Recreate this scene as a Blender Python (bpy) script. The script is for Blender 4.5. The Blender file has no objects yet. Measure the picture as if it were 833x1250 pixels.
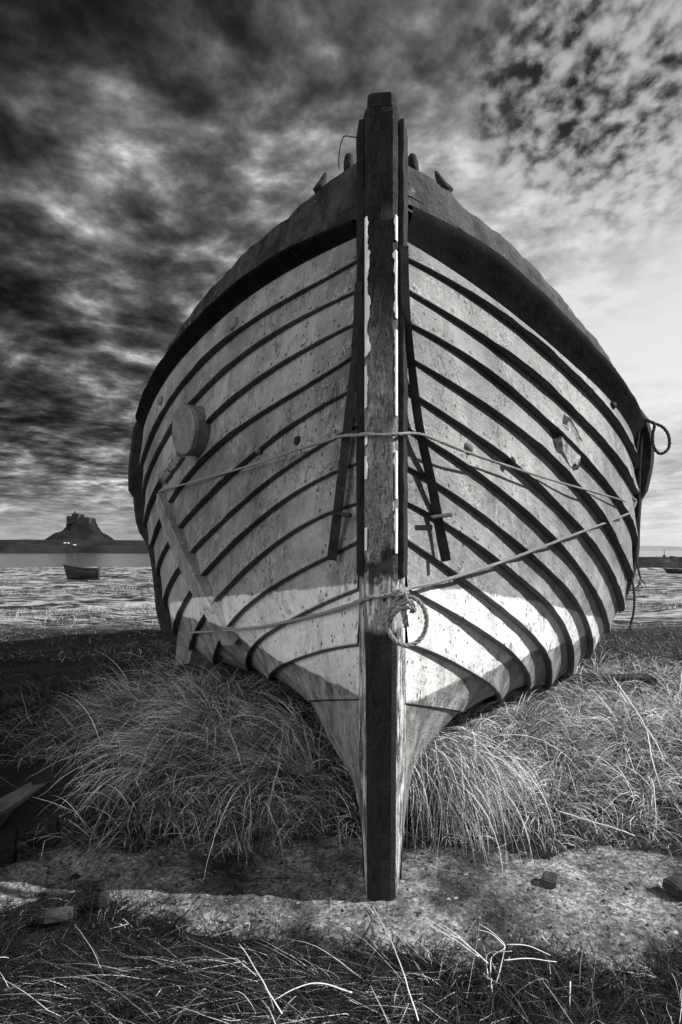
import bpy, math, random
import numpy as np
from mathutils import Vector, Matrix, noise as mnoise
from mathutils.bvhtree import BVHTree

random.seed(7)
rng = np.random.default_rng(11)
scene = bpy.context.scene
COL = scene.collection
R = math.radians

# ------------------------------------------------------------------ camera
CAM_H = 1.25
F, CX, HY = 694.44, 416.5, 672.0          # focal length and horizon in photo pixels
cam_data = bpy.data.cameras.new('camera')
cam_data.sensor_fit = 'VERTICAL'
cam_data.sensor_height = 36
cam_data.lens = 20
cam_data.shift_y = (HY - 625) / 1250
cam_data.clip_start = .05
cam_data.clip_end = 20000
cam = bpy.data.objects.new('camera', cam_data)
cam.location = (0, 0, CAM_H)
cam.rotation_euler = (R(90), 0, 0)
COL.objects.link(cam)
scene.camera = cam
CAM = Vector((0, 0, CAM_H))


def at(x, y, Y):
    """the world point seen at photo pixel (x, y) at depth Y"""
    return Vector(((x - CX) / F * Y, Y, CAM_H + (HY - y) / F * Y))


def ground_at(x, y, z=0.0):
    Y = (CAM_H - z) * F / (y - HY)
    return at(x, y, Y)


# ------------------------------------------------------------------ small helpers
def tag(o, label=None, cat=None, group=None, kind=None):
    if label: o['label'] = label
    if cat: o['category'] = cat
    if group: o['group'] = group
    if kind: o['kind'] = kind
    return o


def adopt(o, parent):
    if parent is not None:
        o.parent = parent
        off = Vector((0, 0, 0))
        p = parent
        while p is not None:
            off += p.location
            p = p.parent
        o.location = -off
    return o


def empty(name, loc):
    o = bpy.data.objects.new(name, None)
    o.location = loc
    o.empty_display_size = .1
    COL.objects.link(o)
    return o


def mesh(name, verts, faces, mat, parent=None, smooth=False, attrs=None):
    me = bpy.data.meshes.new(name)
    me.from_pydata([tuple(map(float, v)) for v in verts], [], [tuple(f) for f in faces])
    if smooth:
        me.polygons.foreach_set('use_smooth', [True] * len(me.polygons))
    for k, vals in (attrs or {}).items():
        a = me.attributes.new(k, 'FLOAT', 'POINT')
        a.data.foreach_set('value', np.asarray(vals, np.float32))
    me.materials.append(mat)
    o = bpy.data.objects.new(name, me)
    COL.objects.link(o)
    return adopt(o, parent)


class MB:
    """collects shapes that become ONE mesh"""
    def __init__(self):
        self.v, self.f = [], []

    def add(self, v, f):
        n = len(self.v)
        self.v += [tuple(map(float, p)) for p in v]
        self.f += [tuple(i + n for i in q) for q in f]
        return self

    def box(self, c, size, rot=None, jit=0.0, bev=0.0):
        hx, hy, hz = (s / 2 for s in size)
        M = rot if rot is not None else Matrix.Identity(3)
        b = min(bev, hx * .6, hy * .6, hz * .6)
        if b <= 0:
            V = [Vector((sx * hx, sy * hy, sz * hz)) for sz in (-1, 1) for sy in (-1, 1) for sx in (-1, 1)]
            Fc = [(0, 2, 3, 1), (4, 5, 7, 6), (0, 1, 5, 4), (2, 6, 7, 3), (0, 4, 6, 2), (1, 3, 7, 5)]
        else:
            import bmesh
            bm = bmesh.new()
            bmesh.ops.create_cube(bm, size=1)
            for v in bm.verts:
                v.co = Vector((v.co.x * 2 * hx, v.co.y * 2 * hy, v.co.z * 2 * hz))
            bmesh.ops.bevel(bm, geom=bm.edges[:], offset=b, segments=1, affect='EDGES')
            bm.verts.index_update()
            V = [v.co.copy() for v in bm.verts]
            Fc = [[v.index for v in f.verts] for f in bm.faces]
            bm.free()
        out = []
        for p in V:
            q = M @ p + Vector(c)
            if jit:
                q += Vector((random.uniform(-jit, jit), random.uniform(-jit, jit), random.uniform(-jit, jit)))
            out.append(q)
        return self.add(out, Fc)

    def sweep(self, pts, rad, sides=6, caps=True, flat=1.0):
        v, f = sweep(pts, rad, sides, caps, flat)
        return self.add(v, f)

    def build(self, name, mat, parent=None, smooth=False, attrs=None):
        return mesh(name, self.v, self.f, mat, parent, smooth, attrs)


def resample(pts, step):
    """Catmull-Rom through pts, spaced about step"""
    P = [np.array(p, float) for p in pts]
    P = [2 * P[0] - P[1]] + P + [2 * P[-1] - P[-2]]
    out = []
    for i in range(1, len(P) - 2):
        a, b, c, d = P[i - 1:i + 3]
        n = max(1, int(np.linalg.norm(c - b) / step))
        for j in range(n):
            t = j / n
            out.append(.5 * ((2 * b) + (c - a) * t + (2 * a - 5 * b + 4 * c - d) * t * t + (3 * b - a - 3 * c + d) * t ** 3))
    out.append(P[-2])
    return np.array(out)


def frames(P):
    T = np.gradient(P, axis=0)
    T /= np.linalg.norm(T, axis=1, keepdims=True) + 1e-12
    a = np.array((0, 0, 1.0)) if abs(T[0][2]) < .9 else np.array((1.0, 0, 0))
    n = np.cross(T[0], a); n /= np.linalg.norm(n)
    N = [n]
    for i in range(1, len(P)):
        n = N[-1] - T[i] * np.dot(N[-1], T[i])
        n /= np.linalg.norm(n) + 1e-12
        N.append(n)
    N = np.array(N)
    return T, N, np.cross(T, N)


def sweep(pts, rad, sides=6, caps=True, flat=1.0):
    P = np.array([tuple(p) for p in pts], float)
    T, N, B = frames(P)
    rad = np.broadcast_to(np.asarray(rad, float), (len(P),))
    ang = np.arange(sides) * 2 * math.pi / sides
    V = (P[:, None] + rad[:, None, None] * (np.cos(ang)[None, :, None] * N[:, None] + flat * np.sin(ang)[None, :, None] * B[:, None])).reshape(-1, 3)
    Fc = []
    for i in range(len(P) - 1):
        for j in range(sides):
            k = (j + 1) % sides
            Fc.append((i * sides + j, i * sides + k, (i + 1) * sides + k, (i + 1) * sides + j))
    if caps:
        Fc.append(tuple(range(sides))[::-1])
        Fc.append(tuple((len(P) - 1) * sides + j for j in range(sides)))
    return V, Fc


def laid_rope(mb, pts, r, step=None, pitch=None, strands=3, sides=5):
    """three twisted strands along a path"""
    step = step or r * 1.3
    pitch = pitch or r * 7
    P = resample(pts, step)
    T, N, B = frames(P)
    s = np.concatenate([[0], np.cumsum(np.linalg.norm(np.diff(P, axis=0), axis=1))])
    for k in range(strands):
        a = s / pitch * 2 * math.pi + k * 2 * math.pi / strands
        Q = P + r * .54 * (np.cos(a)[:, None] * N + np.sin(a)[:, None] * B)
        mb.sweep(Q, r * .52, sides)
    return P


# ------------------------------------------------------------------ materials
class NT:
    def __init__(self, tree):
        self.t = tree
        self.nodes, self.links = tree.nodes, tree.links

    def new(self, typ, **kw):
        n = self.nodes.new(typ)
        for k, v in kw.items():
            setattr(n, k, v)
        return n

    def put(self, sock, val):
        if isinstance(val, bpy.types.NodeSocket):
            self.links.new(val, sock)
        elif val is not None:
            sock.default_value = val

    def m(self, op, a, b=None, c=None, clamp=False):
        n = self.new('ShaderNodeMath', operation=op, use_clamp=clamp)
        for i, x in enumerate((a, b, c)):
            if x is not None:
                self.put(n.inputs[i], x)
        return n.outputs[0]

    def mix(self, f, a, b):
        n = self.new('ShaderNodeMix', data_type='FLOAT', clamp_factor=True)
        self.put(n.inputs[0], f); self.put(n.inputs[2], a); self.put(n.inputs[3], b)
        return n.outputs[0]

    def ss(self, x, lo, hi, a=0.0, b=1.0):
        n = self.new('ShaderNodeMapRange', interpolation_type='SMOOTHSTEP')
        self.put(n.inputs[0], x); n.inputs[1].default_value = lo; n.inputs[2].default_value = hi
        n.inputs[3].default_value = a; n.inputs[4].default_value = b
        return n.outputs[0]

    def lin(self, x, lo, hi, a=0.0, b=1.0):
        n = self.new('ShaderNodeMapRange')
        self.put(n.inputs[0], x); n.inputs[1].default_value = lo; n.inputs[2].default_value = hi
        n.inputs[3].default_value = a; n.inputs[4].default_value = b
        return n.outputs[0]

    def coord(self, which='Object'):
        return self.new('ShaderNodeTexCoord').outputs[which]

    def vscale(self, v, s):
        n = self.new('ShaderNodeVectorMath', operation='MULTIPLY')
        self.put(n.inputs[0], v); n.inputs[1].default_value = s
        return n.outputs[0]

    def noise(self, v, scale, detail=4, rough=.55, dist=0.0):
        n = self.new('ShaderNodeTexNoise')
        self.put(n.inputs['Vector'], v)
        n.inputs['Scale'].default_value = scale; n.inputs['Detail'].default_value = detail
        n.inputs['Roughness'].default_value = rough; n.inputs['Distortion'].default_value = dist
        return n.outputs[0]

    def voro(self, v, scale, feature='F1', rand=1.0):
        n = self.new('ShaderNodeTexVoronoi', feature=feature)
        self.put(n.inputs['Vector'], v)
        n.inputs['Scale'].default_value = scale; n.inputs['Randomness'].default_value = rand
        return n.outputs['Distance']

    def attr(self, name):
        return self.new('ShaderNodeAttribute', attribute_name=name).outputs['Fac']

    def xyz(self, v):
        n = self.new('ShaderNodeSeparateXYZ'); self.put(n.inputs[0], v)
        return n.outputs

    def bump(self, h, strength=.4, dist=.01, normal=None):
        n = self.new('ShaderNodeBump')
        n.inputs['Strength'].default_value = strength; n.inputs['Distance'].default_value = dist
        self.put(n.inputs['Height'], h)
        if normal is not None: self.put(n.inputs['Normal'], normal)
        return n.outputs[0]


def material(name, fn, rough=.75, spec=.3):
    mt = bpy.data.materials.new(name)
    mt.use_nodes = True
    nt = NT(mt.node_tree)
    b = mt.node_tree.nodes['Principled BSDF']
    b.inputs['Roughness'].default_value = rough
    b.inputs['Specular IOR Level'].default_value = spec
    res = fn(nt)
    val, nrm = res[0], res[1]
    if not isinstance(val, bpy.types.NodeSocket):
        b.inputs['Base Color'].default_value = (val, val, val, 1)
    else:
        nt.put(b.inputs['Base Color'], val)
    if nrm is not None: nt.put(b.inputs['Normal'], nrm)
    if len(res) > 2 and res[2] is not None: nt.put(b.inputs['Roughness'], res[2])
    return mt


def m_hull(nt):
    co = nt.coord()
    pu, pk = nt.attr('along'), nt.attr('across')
    c = nt.new('ShaderNodeCombineXYZ')
    nt.put(c.inputs[0], nt.m('MULTIPLY', pu, 1.0)); nt.put(c.inputs[1], nt.m('MULTIPLY', pk, .9)); nt.put(c.inputs[2], nt.xyz(co)[0])
    lengthwise = nt.vscale(c.outputs[0], (2.0, 13, 1.0))
    big = nt.noise(co, 1.3, 5)
    fine = nt.noise(co, 46, 6, .68)
    mid = nt.noise(co, 8, 7, .62)
    brush = nt.noise(lengthwise, 1.0, 6, .62, .3)
    wn = nt.new('ShaderNodeTexWhiteNoise', noise_dimensions='1D')
    nt.put(wn.inputs['W'], nt.m('FLOOR', nt.m('ADD', pk, .02)))
    p1, p2 = nt.attr('paint_top'), nt.attr('paint_low')
    edge = nt.m('MULTIPLY', nt.m('SUBTRACT', mid, .5), .012)
    w1 = nt.ss(nt.m('ADD', p1, edge), -.004, .004)
    w2 = nt.ss(nt.m('ADD', p2, edge), -.004, .004)
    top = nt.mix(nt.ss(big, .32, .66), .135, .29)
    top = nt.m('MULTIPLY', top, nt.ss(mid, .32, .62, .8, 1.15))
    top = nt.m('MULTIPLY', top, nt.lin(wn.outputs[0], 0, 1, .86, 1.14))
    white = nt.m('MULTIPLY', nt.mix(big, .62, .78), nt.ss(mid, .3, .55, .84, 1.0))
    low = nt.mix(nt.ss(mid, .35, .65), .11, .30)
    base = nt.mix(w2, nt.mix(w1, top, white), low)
    base = nt.m('MULTIPLY', base, nt.ss(brush, .3, .68, .92, 1.03))
    base = nt.m('MULTIPLY', base, nt.ss(fine, .3, .66, .84, 1.08))
    stain = nt.noise(nt.vscale(co, (6, 6, 2.4)), 1.0, 6, .65)
    base = nt.m('MULTIPLY', base, nt.ss(stain, .32, .5, .7, 1.0))
    # nail holes and chips
    sp = nt.voro(co, 21)
    gate = nt.ss(nt.noise(co, 2.7, 2), .42, .53)
    spot = nt.m('MULTIPLY', nt.ss(sp, .15, .09), gate)
    sp2 = nt.m('MULTIPLY', nt.ss(nt.voro(co, 55), .13, .08), nt.ss(nt.noise(co, 5.2, 3), .52, .6))
    # peeled flakes: raw grey wood under cracked paint, fresh pale edges beside it
    fl = nt.noise(nt.vscale(co, (1, 1, .7)), 11, 9, .74, .4)
    fr = nt.m('FRACT', nt.m('ADD', pk, 40.0))
    lowedge = nt.ss(fr, .55, .95)
    fgate = nt.ss(nt.m('ADD', nt.noise(co, 2.1, 4), nt.m('MULTIPLY', lowedge, .10)), .46, .60)
    dx = nt.m('MULTIPLY', nt.m('SUBTRACT', nt.m('FRACT', nt.m('DIVIDE', nt.m('ADD', pu, nt.m('MULTIPLY', wn.outputs[0], .07)), .105)), .5), .105)
    dy = nt.m('MULTIPLY', nt.m('SUBTRACT', fr, .86), .15)
    rr = nt.m('SQRT', nt.m('ADD', nt.m('MULTIPLY', dx, dx), nt.m('MULTIPLY', dy, dy)))
    rivet = nt.m('MULTIPLY', nt.ss(rr, .0085, .0055), nt.ss(nt.noise(co, 4.4, 3), .45, .55))
    flake = nt.m('MULTIPLY', nt.ss(fl, .585, .60), fgate)
    rim = nt.m('MULTIPLY', nt.m('MULTIPLY', nt.ss(fl, .56, .585), nt.ss(fl, .605, .585)), fgate)
    base = nt.mix(nt.m('MULTIPLY', flake, .75), base, nt.mix(fine, .04, .20))
    base = nt.mix(nt.m('MULTIPLY', rim, .75), base, .85)
    ck = nt.noise(nt.vscale(co, (1, 1, .45)), 13, 4, .6, 2.2)
    crack = nt.m('MULTIPLY', nt.ss(nt.m('ABSOLUTE', nt.m('SUBTRACT', ck, .5)), .012, .004), nt.ss(nt.noise(co, 3.7, 3), .54, .62))
    base = nt.mix(nt.m('MULTIPLY', rivet, .8), base, .03)
    base = nt.mix(nt.m('MAXIMUM', nt.m('MAXIMUM', spot, sp2), nt.m('MULTIPLY', crack, .85)), base, .025)
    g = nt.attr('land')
    base = nt.m('MULTIPLY', base, nt.mix(g, 1.0, .14))  # undersides of plank edges blackened in the colour to deepen their shadow lines
    h = nt.m('ADD', nt.m('MULTIPLY', fine, .35), nt.m('MULTIPLY', mid, .9))
    h = nt.m('ADD', h, nt.m('MULTIPLY', nt.m('ADD', nt.m('ADD', flake, crack), nt.m('ADD', spot, rivet)), -.4))
    h = nt.m('ADD', h, nt.m('MULTIPLY', brush, .2))
    return base, nt.bump(h, 1.0, .018), nt.mix(fine, .34, .66)


def m_dark(lo, hi, scale=9, stren=.6, dist=.012, pale=0.0):
    def fn(nt):
        co = nt.coord()
        a = nt.noise(co, scale, 7, .65, .4)
        b = nt.noise(co, scale * 5, 5, .6)
        v = nt.mix(nt.ss(a, .3, .7), lo, hi)
        if pale:
            v = nt.mix(nt.ss(nt.noise(co, scale * 1.7, 8, .7, .5), .62, .68), v, pale)
        v = nt.m('MULTIPLY', v, nt.lin(b, .2, .8, .7, 1.3))
        return v, nt.bump(nt.m('ADD', a, nt.m('MULTIPLY', b, .4)), stren, dist)
    return fn


def m_stem(nt):
    co = nt.coord()
    x, y, z = nt.xyz(co)
    fwd = nt.m('ADD', nt.m('MULTIPLY', nt.m('SUBTRACT', x, .1535), .0995), nt.m('MULTIPLY', nt.m('SUBTRACT', y, 2.12), .995))
    front = nt.ss(fwd, -.112, -.120)
    grain = nt.noise(nt.vscale(co, (26, 26, 4.5)), 1.0, 7, .68, 1.1)
    blot = nt.noise(co, 8, 8, .7)
    fine = nt.noise(co, 70, 5, .65)
    zz = nt.m('ADD', z, nt.m('MULTIPLY', nt.m('SUBTRACT', blot, .5), .35))
    wood = nt.mix(nt.ss(nt.m('ADD', nt.m('MULTIPLY', grain, .5), nt.m('MULTIPLY', blot, .5)), .33, .60), .04, .33)
    dark = nt.mix(nt.ss(blot, .35, .68), .004, .024)
    pale = nt.mix(nt.ss(grain, .35, .6), .12, .62)
    black = nt.mix(blot, .008, .02)
    v = nt.mix(nt.ss(zz, 1.75, 2.25), wood, dark)
    v = nt.mix(nt.ss(zz, 1.19, 1.15), v, pale)
    lowb = nt.ss(nt.m('ADD', z, nt.m('MULTIPLY', nt.m('SUBTRACT', blot, .5), .05)), .985, .955)
    lowside = nt.mix(nt.ss(nt.m('ADD', nt.m('MULTIPLY', grain, .6), nt.m('MULTIPLY', blot, .4)), .42, .58), .05, .60)
    v = nt.mix(lowb, v, nt.mix(front, lowside, black))
    band = nt.m('MULTIPLY', nt.ss(zz, 1.12, 1.17), nt.ss(zz, 1.26, 1.21))
    v = nt.mix(nt.m('MULTIPLY', band, .9), v, .015)
    crack = nt.ss(nt.m('ABSOLUTE', nt.m('SUBTRACT', grain, .5)), .0, .014)
    v = nt.m('MULTIPLY', v, nt.mix(crack, .3, 1.0))
    v = nt.m('MULTIPLY', v, nt.lin(fine, .3, .7, .65, 1.25))
    sp = nt.voro(co, 8)
    v = nt.mix(nt.ss(sp, .12, .07), v, .015)
    h = nt.m('ADD', nt.m('ADD', nt.m('MULTIPLY', blot, 1.2), nt.m('MULTIPLY', crack, .5)), nt.m('MULTIPLY', fine, .5))
    return v, nt.bump(h, .9, .014)


def m_flake(nt):
    co = nt.coord()
    n = nt.noise(co, 30, 5)
    return nt.mix(n, .6, .9), nt.bump(n, .5, .005)


def m_rope(lo, hi):
    def fn(nt):
        co = nt.coord()
        n = nt.noise(co, 90, 3)
        return nt.mix(n, lo, hi), nt.bump(n, .6, .003)
    return fn


def m_ground(nt):
    co = nt.coord()
    a = nt.noise(co, 2.2, 6, .6)
    b = nt.noise(co, 28, 6, .65)
    v = nt.mix(nt.ss(a, .35, .65), .006, .022)
    v = nt.m('MULTIPLY', v, nt.lin(b, .25, .75, .55, 1.5))
    # mud flats beyond the bank: streaks of pale sand and dark weed
    x, y, z = nt.xyz(co)
    s = nt.noise(nt.vscale(co, (.55, 1.9, 1)), 1.0, 8, .66, .6)
    s2 = nt.noise(nt.vscale(co, (2.2, 7, 1)), 1.0, 6, .6)
    mud = nt.mix(nt.ss(nt.m('ADD', s, nt.m('MULTIPLY', nt.m('SUBTRACT', s2, .5), .9)), .42, .60), .015, .36)
    v = nt.mix(nt.ss(y, 8.6, 10.2), v, mud)
    return v, nt.bump(nt.m('ADD', a, b), .8, .03)


def m_path(nt):
    co = nt.coord()
    a = nt.noise(co, 3.2, 8, .7)
    b = nt.noise(co, 42, 6, .72)
    vo = nt.new('ShaderNodeTexVoronoi'); nt.put(vo.inputs['Vector'], co); vo.inputs['Scale'].default_value = 95
    grain = nt.xyz(vo.outputs['Color'])[0]
    vo2 = nt.new('ShaderNodeTexVoronoi'); nt.put(vo2.inputs['Vector'], co); vo2.inputs['Scale'].default_value = 38
    peb = nt.xyz(vo2.outputs['Color'])[1]
    v = nt.mix(nt.ss(a, .34, .64), .035, .30)
    v = nt.m('MULTIPLY', v, nt.ss(nt.noise(co, 1.5, 4, .6), .36, .58, .45, 1.15))
    v = nt.m('MULTIPLY', v, nt.lin(b, .3, .7, .35, 1.5))
    v = nt.m('MULTIPLY', v, nt.lin(grain, 0, 1, .45, 1.5))
    v = nt.mix(nt.m('MULTIPLY', nt.ss(peb, .93, .95), nt.ss(nt.m('ADD', vo2.outputs['Distance'], nt.m('MULTIPLY', b, .5)), .65, .5)), v, .42)
    v = nt.mix(nt.m('MULTIPLY', nt.ss(peb, .10, .07), nt.ss(nt.m('ADD', vo2.outputs['Distance'], nt.m('MULTIPLY', b, .5)), .65, .5)), v, .02)
    pits = nt.ss(nt.noise(co, 30, 5, .7), .60, .68)
    v = nt.mix(pits, v, .02)
    h = nt.m('ADD', nt.m('MULTIPLY', b, 1.0), nt.m('SUBTRACT', nt.m('ADD', a, nt.m('MULTIPLY', grain, .35)), nt.m('MULTIPLY', pits, .7)))
    return v, nt.bump(h, 1.0, .016)


def m_grass(nt):
    t = nt.attr('tone')
    return t, None


def m_stone(lo, hi, scale):
    return m_dark(lo, hi, scale, .7, scale and .5 / scale)


def m_water(nt):
    co = nt.coord()
    n = nt.noise(nt.vscale(co, (.6, 2.2, 1)), 1.4, 4, .6)
    return .06, nt.bump(n, .25, .05), .12


M = {}
M['hull'] = material('weathered hull paint', m_hull, .55, .35)
M['stem'] = material('stem timber', m_stem, .75, .25)
M['flake'] = material('flaking white paint', m_flake, .6, .3)
M['bulwark'] = material('tarred bulwark', m_dark(.010, .060, 7, .9, .03, .16), .72, .15)
M['black'] = material('black rubbing paint', m_dark(.003, .009, 8, .6, .012, .03), .85, .04)
M['iron'] = material('rusted iron', m_dark(.01, .035, 22, .7, .008), .7, .3)
M['deck'] = material('deck boards', m_dark(.05, .1, 6), .8, .2)
M['grey_paint'] = material('grey painted wood', m_dark(.10, .19, 10, .6, .01), .6, .3)
M['bare'] = material('bare worn wood', m_dark(.10, .42, 14, 1.0, .02), .85, .15)
M['tar'] = material('dark damp timber', m_dark(.006, .024, 9, .8, .015), .8, .2)
M['board'] = material('dark weathered board', m_dark(.07, .17, 9, .8, .012), .8, .2)
M['rope'] = material('grey rope', m_rope(.11, .32), .9, .1)
M['rope_pale'] = material('pale rope', m_rope(.55, .8), .9, .1)
M['rope_dark'] = material('tarred rope', m_rope(.02, .07), .85, .15)
M['ground'] = material('turf and mud', m_ground, .85, .2)
M['path'] = material('worn concrete', m_path, .85, .2)
M['grass'] = material('grass blades', m_grass, .6, .25)
M['straw'] = material('dry straw', lambda nt: (nt.mix(nt.noise(nt.coord(), 60, 3), .6, .85), None), .6, .2)
M['rock'] = material('dark rock', m_dark(.02, .06, 10, .8, .02), .85, .2)
M['water'] = material('shallow water', m_water, .12, .5)
M['shore'] = material('far shore turf', m_dark(.008, .028, .06, .3, .5), .9, .1)
M['crag'] = material('castle crag', m_dark(.006, .024, .08, 1.0, 2.0), .9, .1)
M['castle'] = material('castle stone', m_dark(.025, .06, .2, .6, .6), .9, .1)
M['hill'] = material('distant hills', m_dark(.22, .28, .004, .2, 1.0), .95, .05)
M['quay'] = material('quay stone', m_dark(.015, .05, .8, .8, .2), .9, .1)
M['dinghy'] = material('dark dinghy paint', m_dark(.015, .04, 3, .4, .02), .7, .2)
M['lime'] = material('limewashed wall', m_dark(.6, .75, 1, .2, .02), .9, .1)

# ------------------------------------------------------------------ hull lines
U0Y = 2.12
dV = Vector((.1, 1, 0)).normalized()
nV = Vector((dV.y, -dV.x, 0))
ORG = Vector((.1 * U0Y - .0585, U0Y, 0))
v0 = .084
cam_rel = -ORG
uc, vc = cam_rel.dot(dV), cam_rel.dot(nV)          # the camera in boat coordinates
LEN = 6.3

RIGHT = {
 -2: [(493,196),(520,215),(560,245),(600,275),(650,325),(700,380),(740,430),(765,480)],
 -1: [(494,254),(520,264),(565,296),(649,364),(717,430),(755,478),(772,512)],
 0: [(495,292),(565,336),(649,404),(717,455),(755,502),(773,538)],
 1: [(495,316),(535,336),(586,370),(649,417),(700,463),(743,510),(772,569)],
 2: [(495,353),(543,385),(586,413),(628,442),(662,472),(705,510),(734,544),(760,578),(772,600)],
 3: [(495,393),(556,430),(607,466),(662,514),(705,557),(738,595),(760,625),(771,662)],
 4: [(495,434),(514,448),(556,472),(607,510),(662,552),(700,594),(734,636),(755,675),(766,704)],
 5: [(495,476),(512,488),(560,522),(620,564),(662,602),(700,641),(734,687),(751,721),(755,742)],
 6: [(495,521),(518,537),(565,569),(616,607),(666,649),(700,691),(726,730),(737,755),(738,768)],
 7: [(495,569),(535,594),(582,628),(628,662),(671,700),(700,738),(716,768),(717,789)],
 8: [(495,612),(544,643),(599,679),(641,713),(675,751),(692,780),(694,806)],
 9: [(495,659),(544,694),(594,730),(632,763),(660,793),(667,814),(667,823)],
 10: [(495,718),(512,727),(556,751),(607,785),(632,806),(642,830)],
 11: [(495,784),(514,791),(556,810),(590,829),(606,846)],
 12: [(495,858),(530,862),(563,867)],
 13: [(495,893),(512,900),(527,905)],
 14: [(494,940),(504,944)],
}
LEFT = {
 -2: [(438,196),(390,230),(365,251),(306,303),(247,366),(212,415),(195,446),(186,467)],
 -1: [(437,270),(404,289),(334,328),(264,387),(212,439),(190,478),(179,508)],
 0: [(437,287),(369,321),(299,366),(247,411),(205,460),(184,498),(176,526)],
 1: [(437,317),(390,348),(334,376),(282,415),(237,456),(211,490),(190,528),(176,566)],
 2: [(437,354),(369,390),(306,429),(258,470),(219,515),(195,552),(179,600)],
 3: [(437,392),(369,432),(310,470),(257,512),(226,553),(195,596),(180,640)],
 4: [(438,432),(409,450),(330,500),(276,540),(236,576),(208,618),(188,664)],
 5: [(438,471),(366,515),(312,558),(262,598),(222,646),(196,697)],
 6: [(438,518),(384,551),(330,590),(276,633),(235,678),(205,735)],
 7: [(438,562),(402,583),(344,616),(294,655),(247,708),(217,770)],
 8: [(438,612),(402,628),(352,655),(305,691),(265,735),(236,790)],
 9: [(438,660),(402,680),(352,705),(316,729),(290,752),(266,790),(264,803)],
 10: [(438,718),(424,724),(384,741),(337,768),(310,787),(304,806)],
 11: [(438,785),(431,787),(380,797),(352,807),(333,823)],
 12: [(441,853),(420,853),(378,854)],
 13: [(441,890),(420,895),(400,898)],
 14: [(442,940),(428,945)],
}
UE = {-2: 2.9, -1: 2.9, 0: 2.9, 1: 2.9, 2: 2.9, 3: 2.9, 4: 2.85, 5: 2.75, 6: 2.6, 7: 2.4, 8: 2.2, 9: 1.95, 10: 1.7, 11: 1.45, 12: 1.15, 13: .75, 14: .5, 15: .4}
NU = 90
ug = np.concatenate([np.linspace(0, 3.2, 66), np.linspace(3.3, LEN, NU - 66)])


def hermite(u, a, va, sa, b, vb, sb):
    t = (u - a) / (b - a); h = b - a
    return (2*t**3-3*t**2+1)*va + (t**3-2*t**2+t)*h*sa + (-2*t**3+3*t**2)*vb + (t**3-t**2)*h*sb


def ray(x, side):
    """plan slope and offset of the sight line through column x, mirrored onto the side"""
    m = (x - CX) / F
    d = Vector((m, 1, 0))
    q = d.dot(nV) / d.dot(dV) * side
    return q, vc * side - uc * q


def midship(k):
    if k <= -1: return 1.98, 2.02 + .1 * (-1 - k) * 2.6
    p = max(0, k) / 12
    if k <= 11:
        return .22 + 1.76 * math.cos(p * math.pi / 2) ** .6, .26 + 1.68 * (1 - math.sin(p * math.pi / 2) ** 1.2)
    return {12: (.30, .24), 13: (.15, .2), 14: (.1, .14), 15: (.07, 0.0)}[k]


def stern_w(k):
    return {-2: 2.75, -1: 2.5, 12: .4, 13: .3, 14: .2, 15: 0.0}.get(k, 2.45 - .165 * k)


def line(k, side):
    """half-breadth and height of hull line k over ug"""
    if k == 15:
        return np.full(NU, .07), np.full(NU, 0.0)
    pts = (RIGHT if side > 0 else LEFT)[k]
    ue = UE[k]
    xe = pts[-1][0] + side * 1.0
    q, c = ray(xe, side)
    d = .5 * ue
    a = q + (c - v0) / (ue - d / 2)
    r = (a - q) / d

    def plan(u):
        u = np.asarray(u, float)
        return v0 + a * u - r / 2 * np.maximum(u - (ue - d), 0) ** 2
    uu = np.linspace(0, ue, 600)
    # the hull narrows onto the foot of the stem
    us, ws = [], []
    for i, (x, y) in enumerate(pts):
        if i == len(pts) - 1:
            u = ue
        else:
            qq, cc = ray(x, side)
            g = plan(uu) - (qq * uu + cc)
            hit = np.where(g >= 0)[0]
            u = float(uu[hit[0]]) if len(hit) else ue * .97
            if i == 0: u = 0.0
        P = ORG + dV * u + nV * side * float(plan(u))
        us.append(u); ws.append(CAM_H + (HY - y) / F * P.y)
    us, ws = np.array(us), np.array(ws)
    deg = min(4, len(us) - 1) if len(us) > 6 else min(3, len(us) - 1)
    co = np.polyfit(us, ws, deg)
    wf = np.poly1d(co); dw = wf.deriv()
    um, (vm, wm) = 4.6, midship(k)
    vs, wst = .09, stern_w(k)
    V, W = np.zeros(NU), np.zeros(NU)
    for i, u in enumerate(ug):
        if u <= ue:
            V[i], W[i] = plan(u), wf(u)
        elif u <= um:
            V[i] = hermite(u, ue, float(plan(ue)), q, um, vm, 0)
            W[i] = hermite(u, ue, wf(ue), max(-.9, min(.2, float(dw(ue)))), um, wm, 0)
        else:
            t = (u - um) / (LEN - um)
            V[i] = vs + (vm - vs) * (1 - t ** 2.4)
            W[i] = wm + (wst - wm) * t ** 2
    return V, W


KS = list(range(-2, 16))
SIDES = {1: 'right', -1: 'left'}
LV = {s: {k: line(k, s) for k in KS} for s in SIDES}
for s in SIDES:                        # keep the lines in order, top to bottom
    for a, b in zip(KS[:-1], KS[1:]):
        Wa, Wb = LV[s][a][1], LV[s][b][1]
        LV[s][b] = (LV[s][b][0], np.minimum(Wb, Wa - .025) if b < 15 else Wb)


def wpt(s, u, v, w):
    return ORG + dV * float(u) + nV * float(s * v) + Vector((0, 0, float(w)))


def hull_arr(s, kap, ui=None):
    """position on hull line kap (may be fractional) for every ug -> (NU,3)"""
    k0 = min(int(math.floor(kap)), 14); t = kap - k0
    v = (1 - t) * LV[s][k0][0] + t * LV[s][k0 + 1][0]
    w = (1 - t) * LV[s][k0][1] + t * LV[s][k0 + 1][1]
    bow = .0
    P = np.array(ORG)[None] + ug[:, None] * np.array(dV)[None] + (s * v)[:, None] * np.array(nV)[None]
    P[:, 2] += w
    return P


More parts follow.
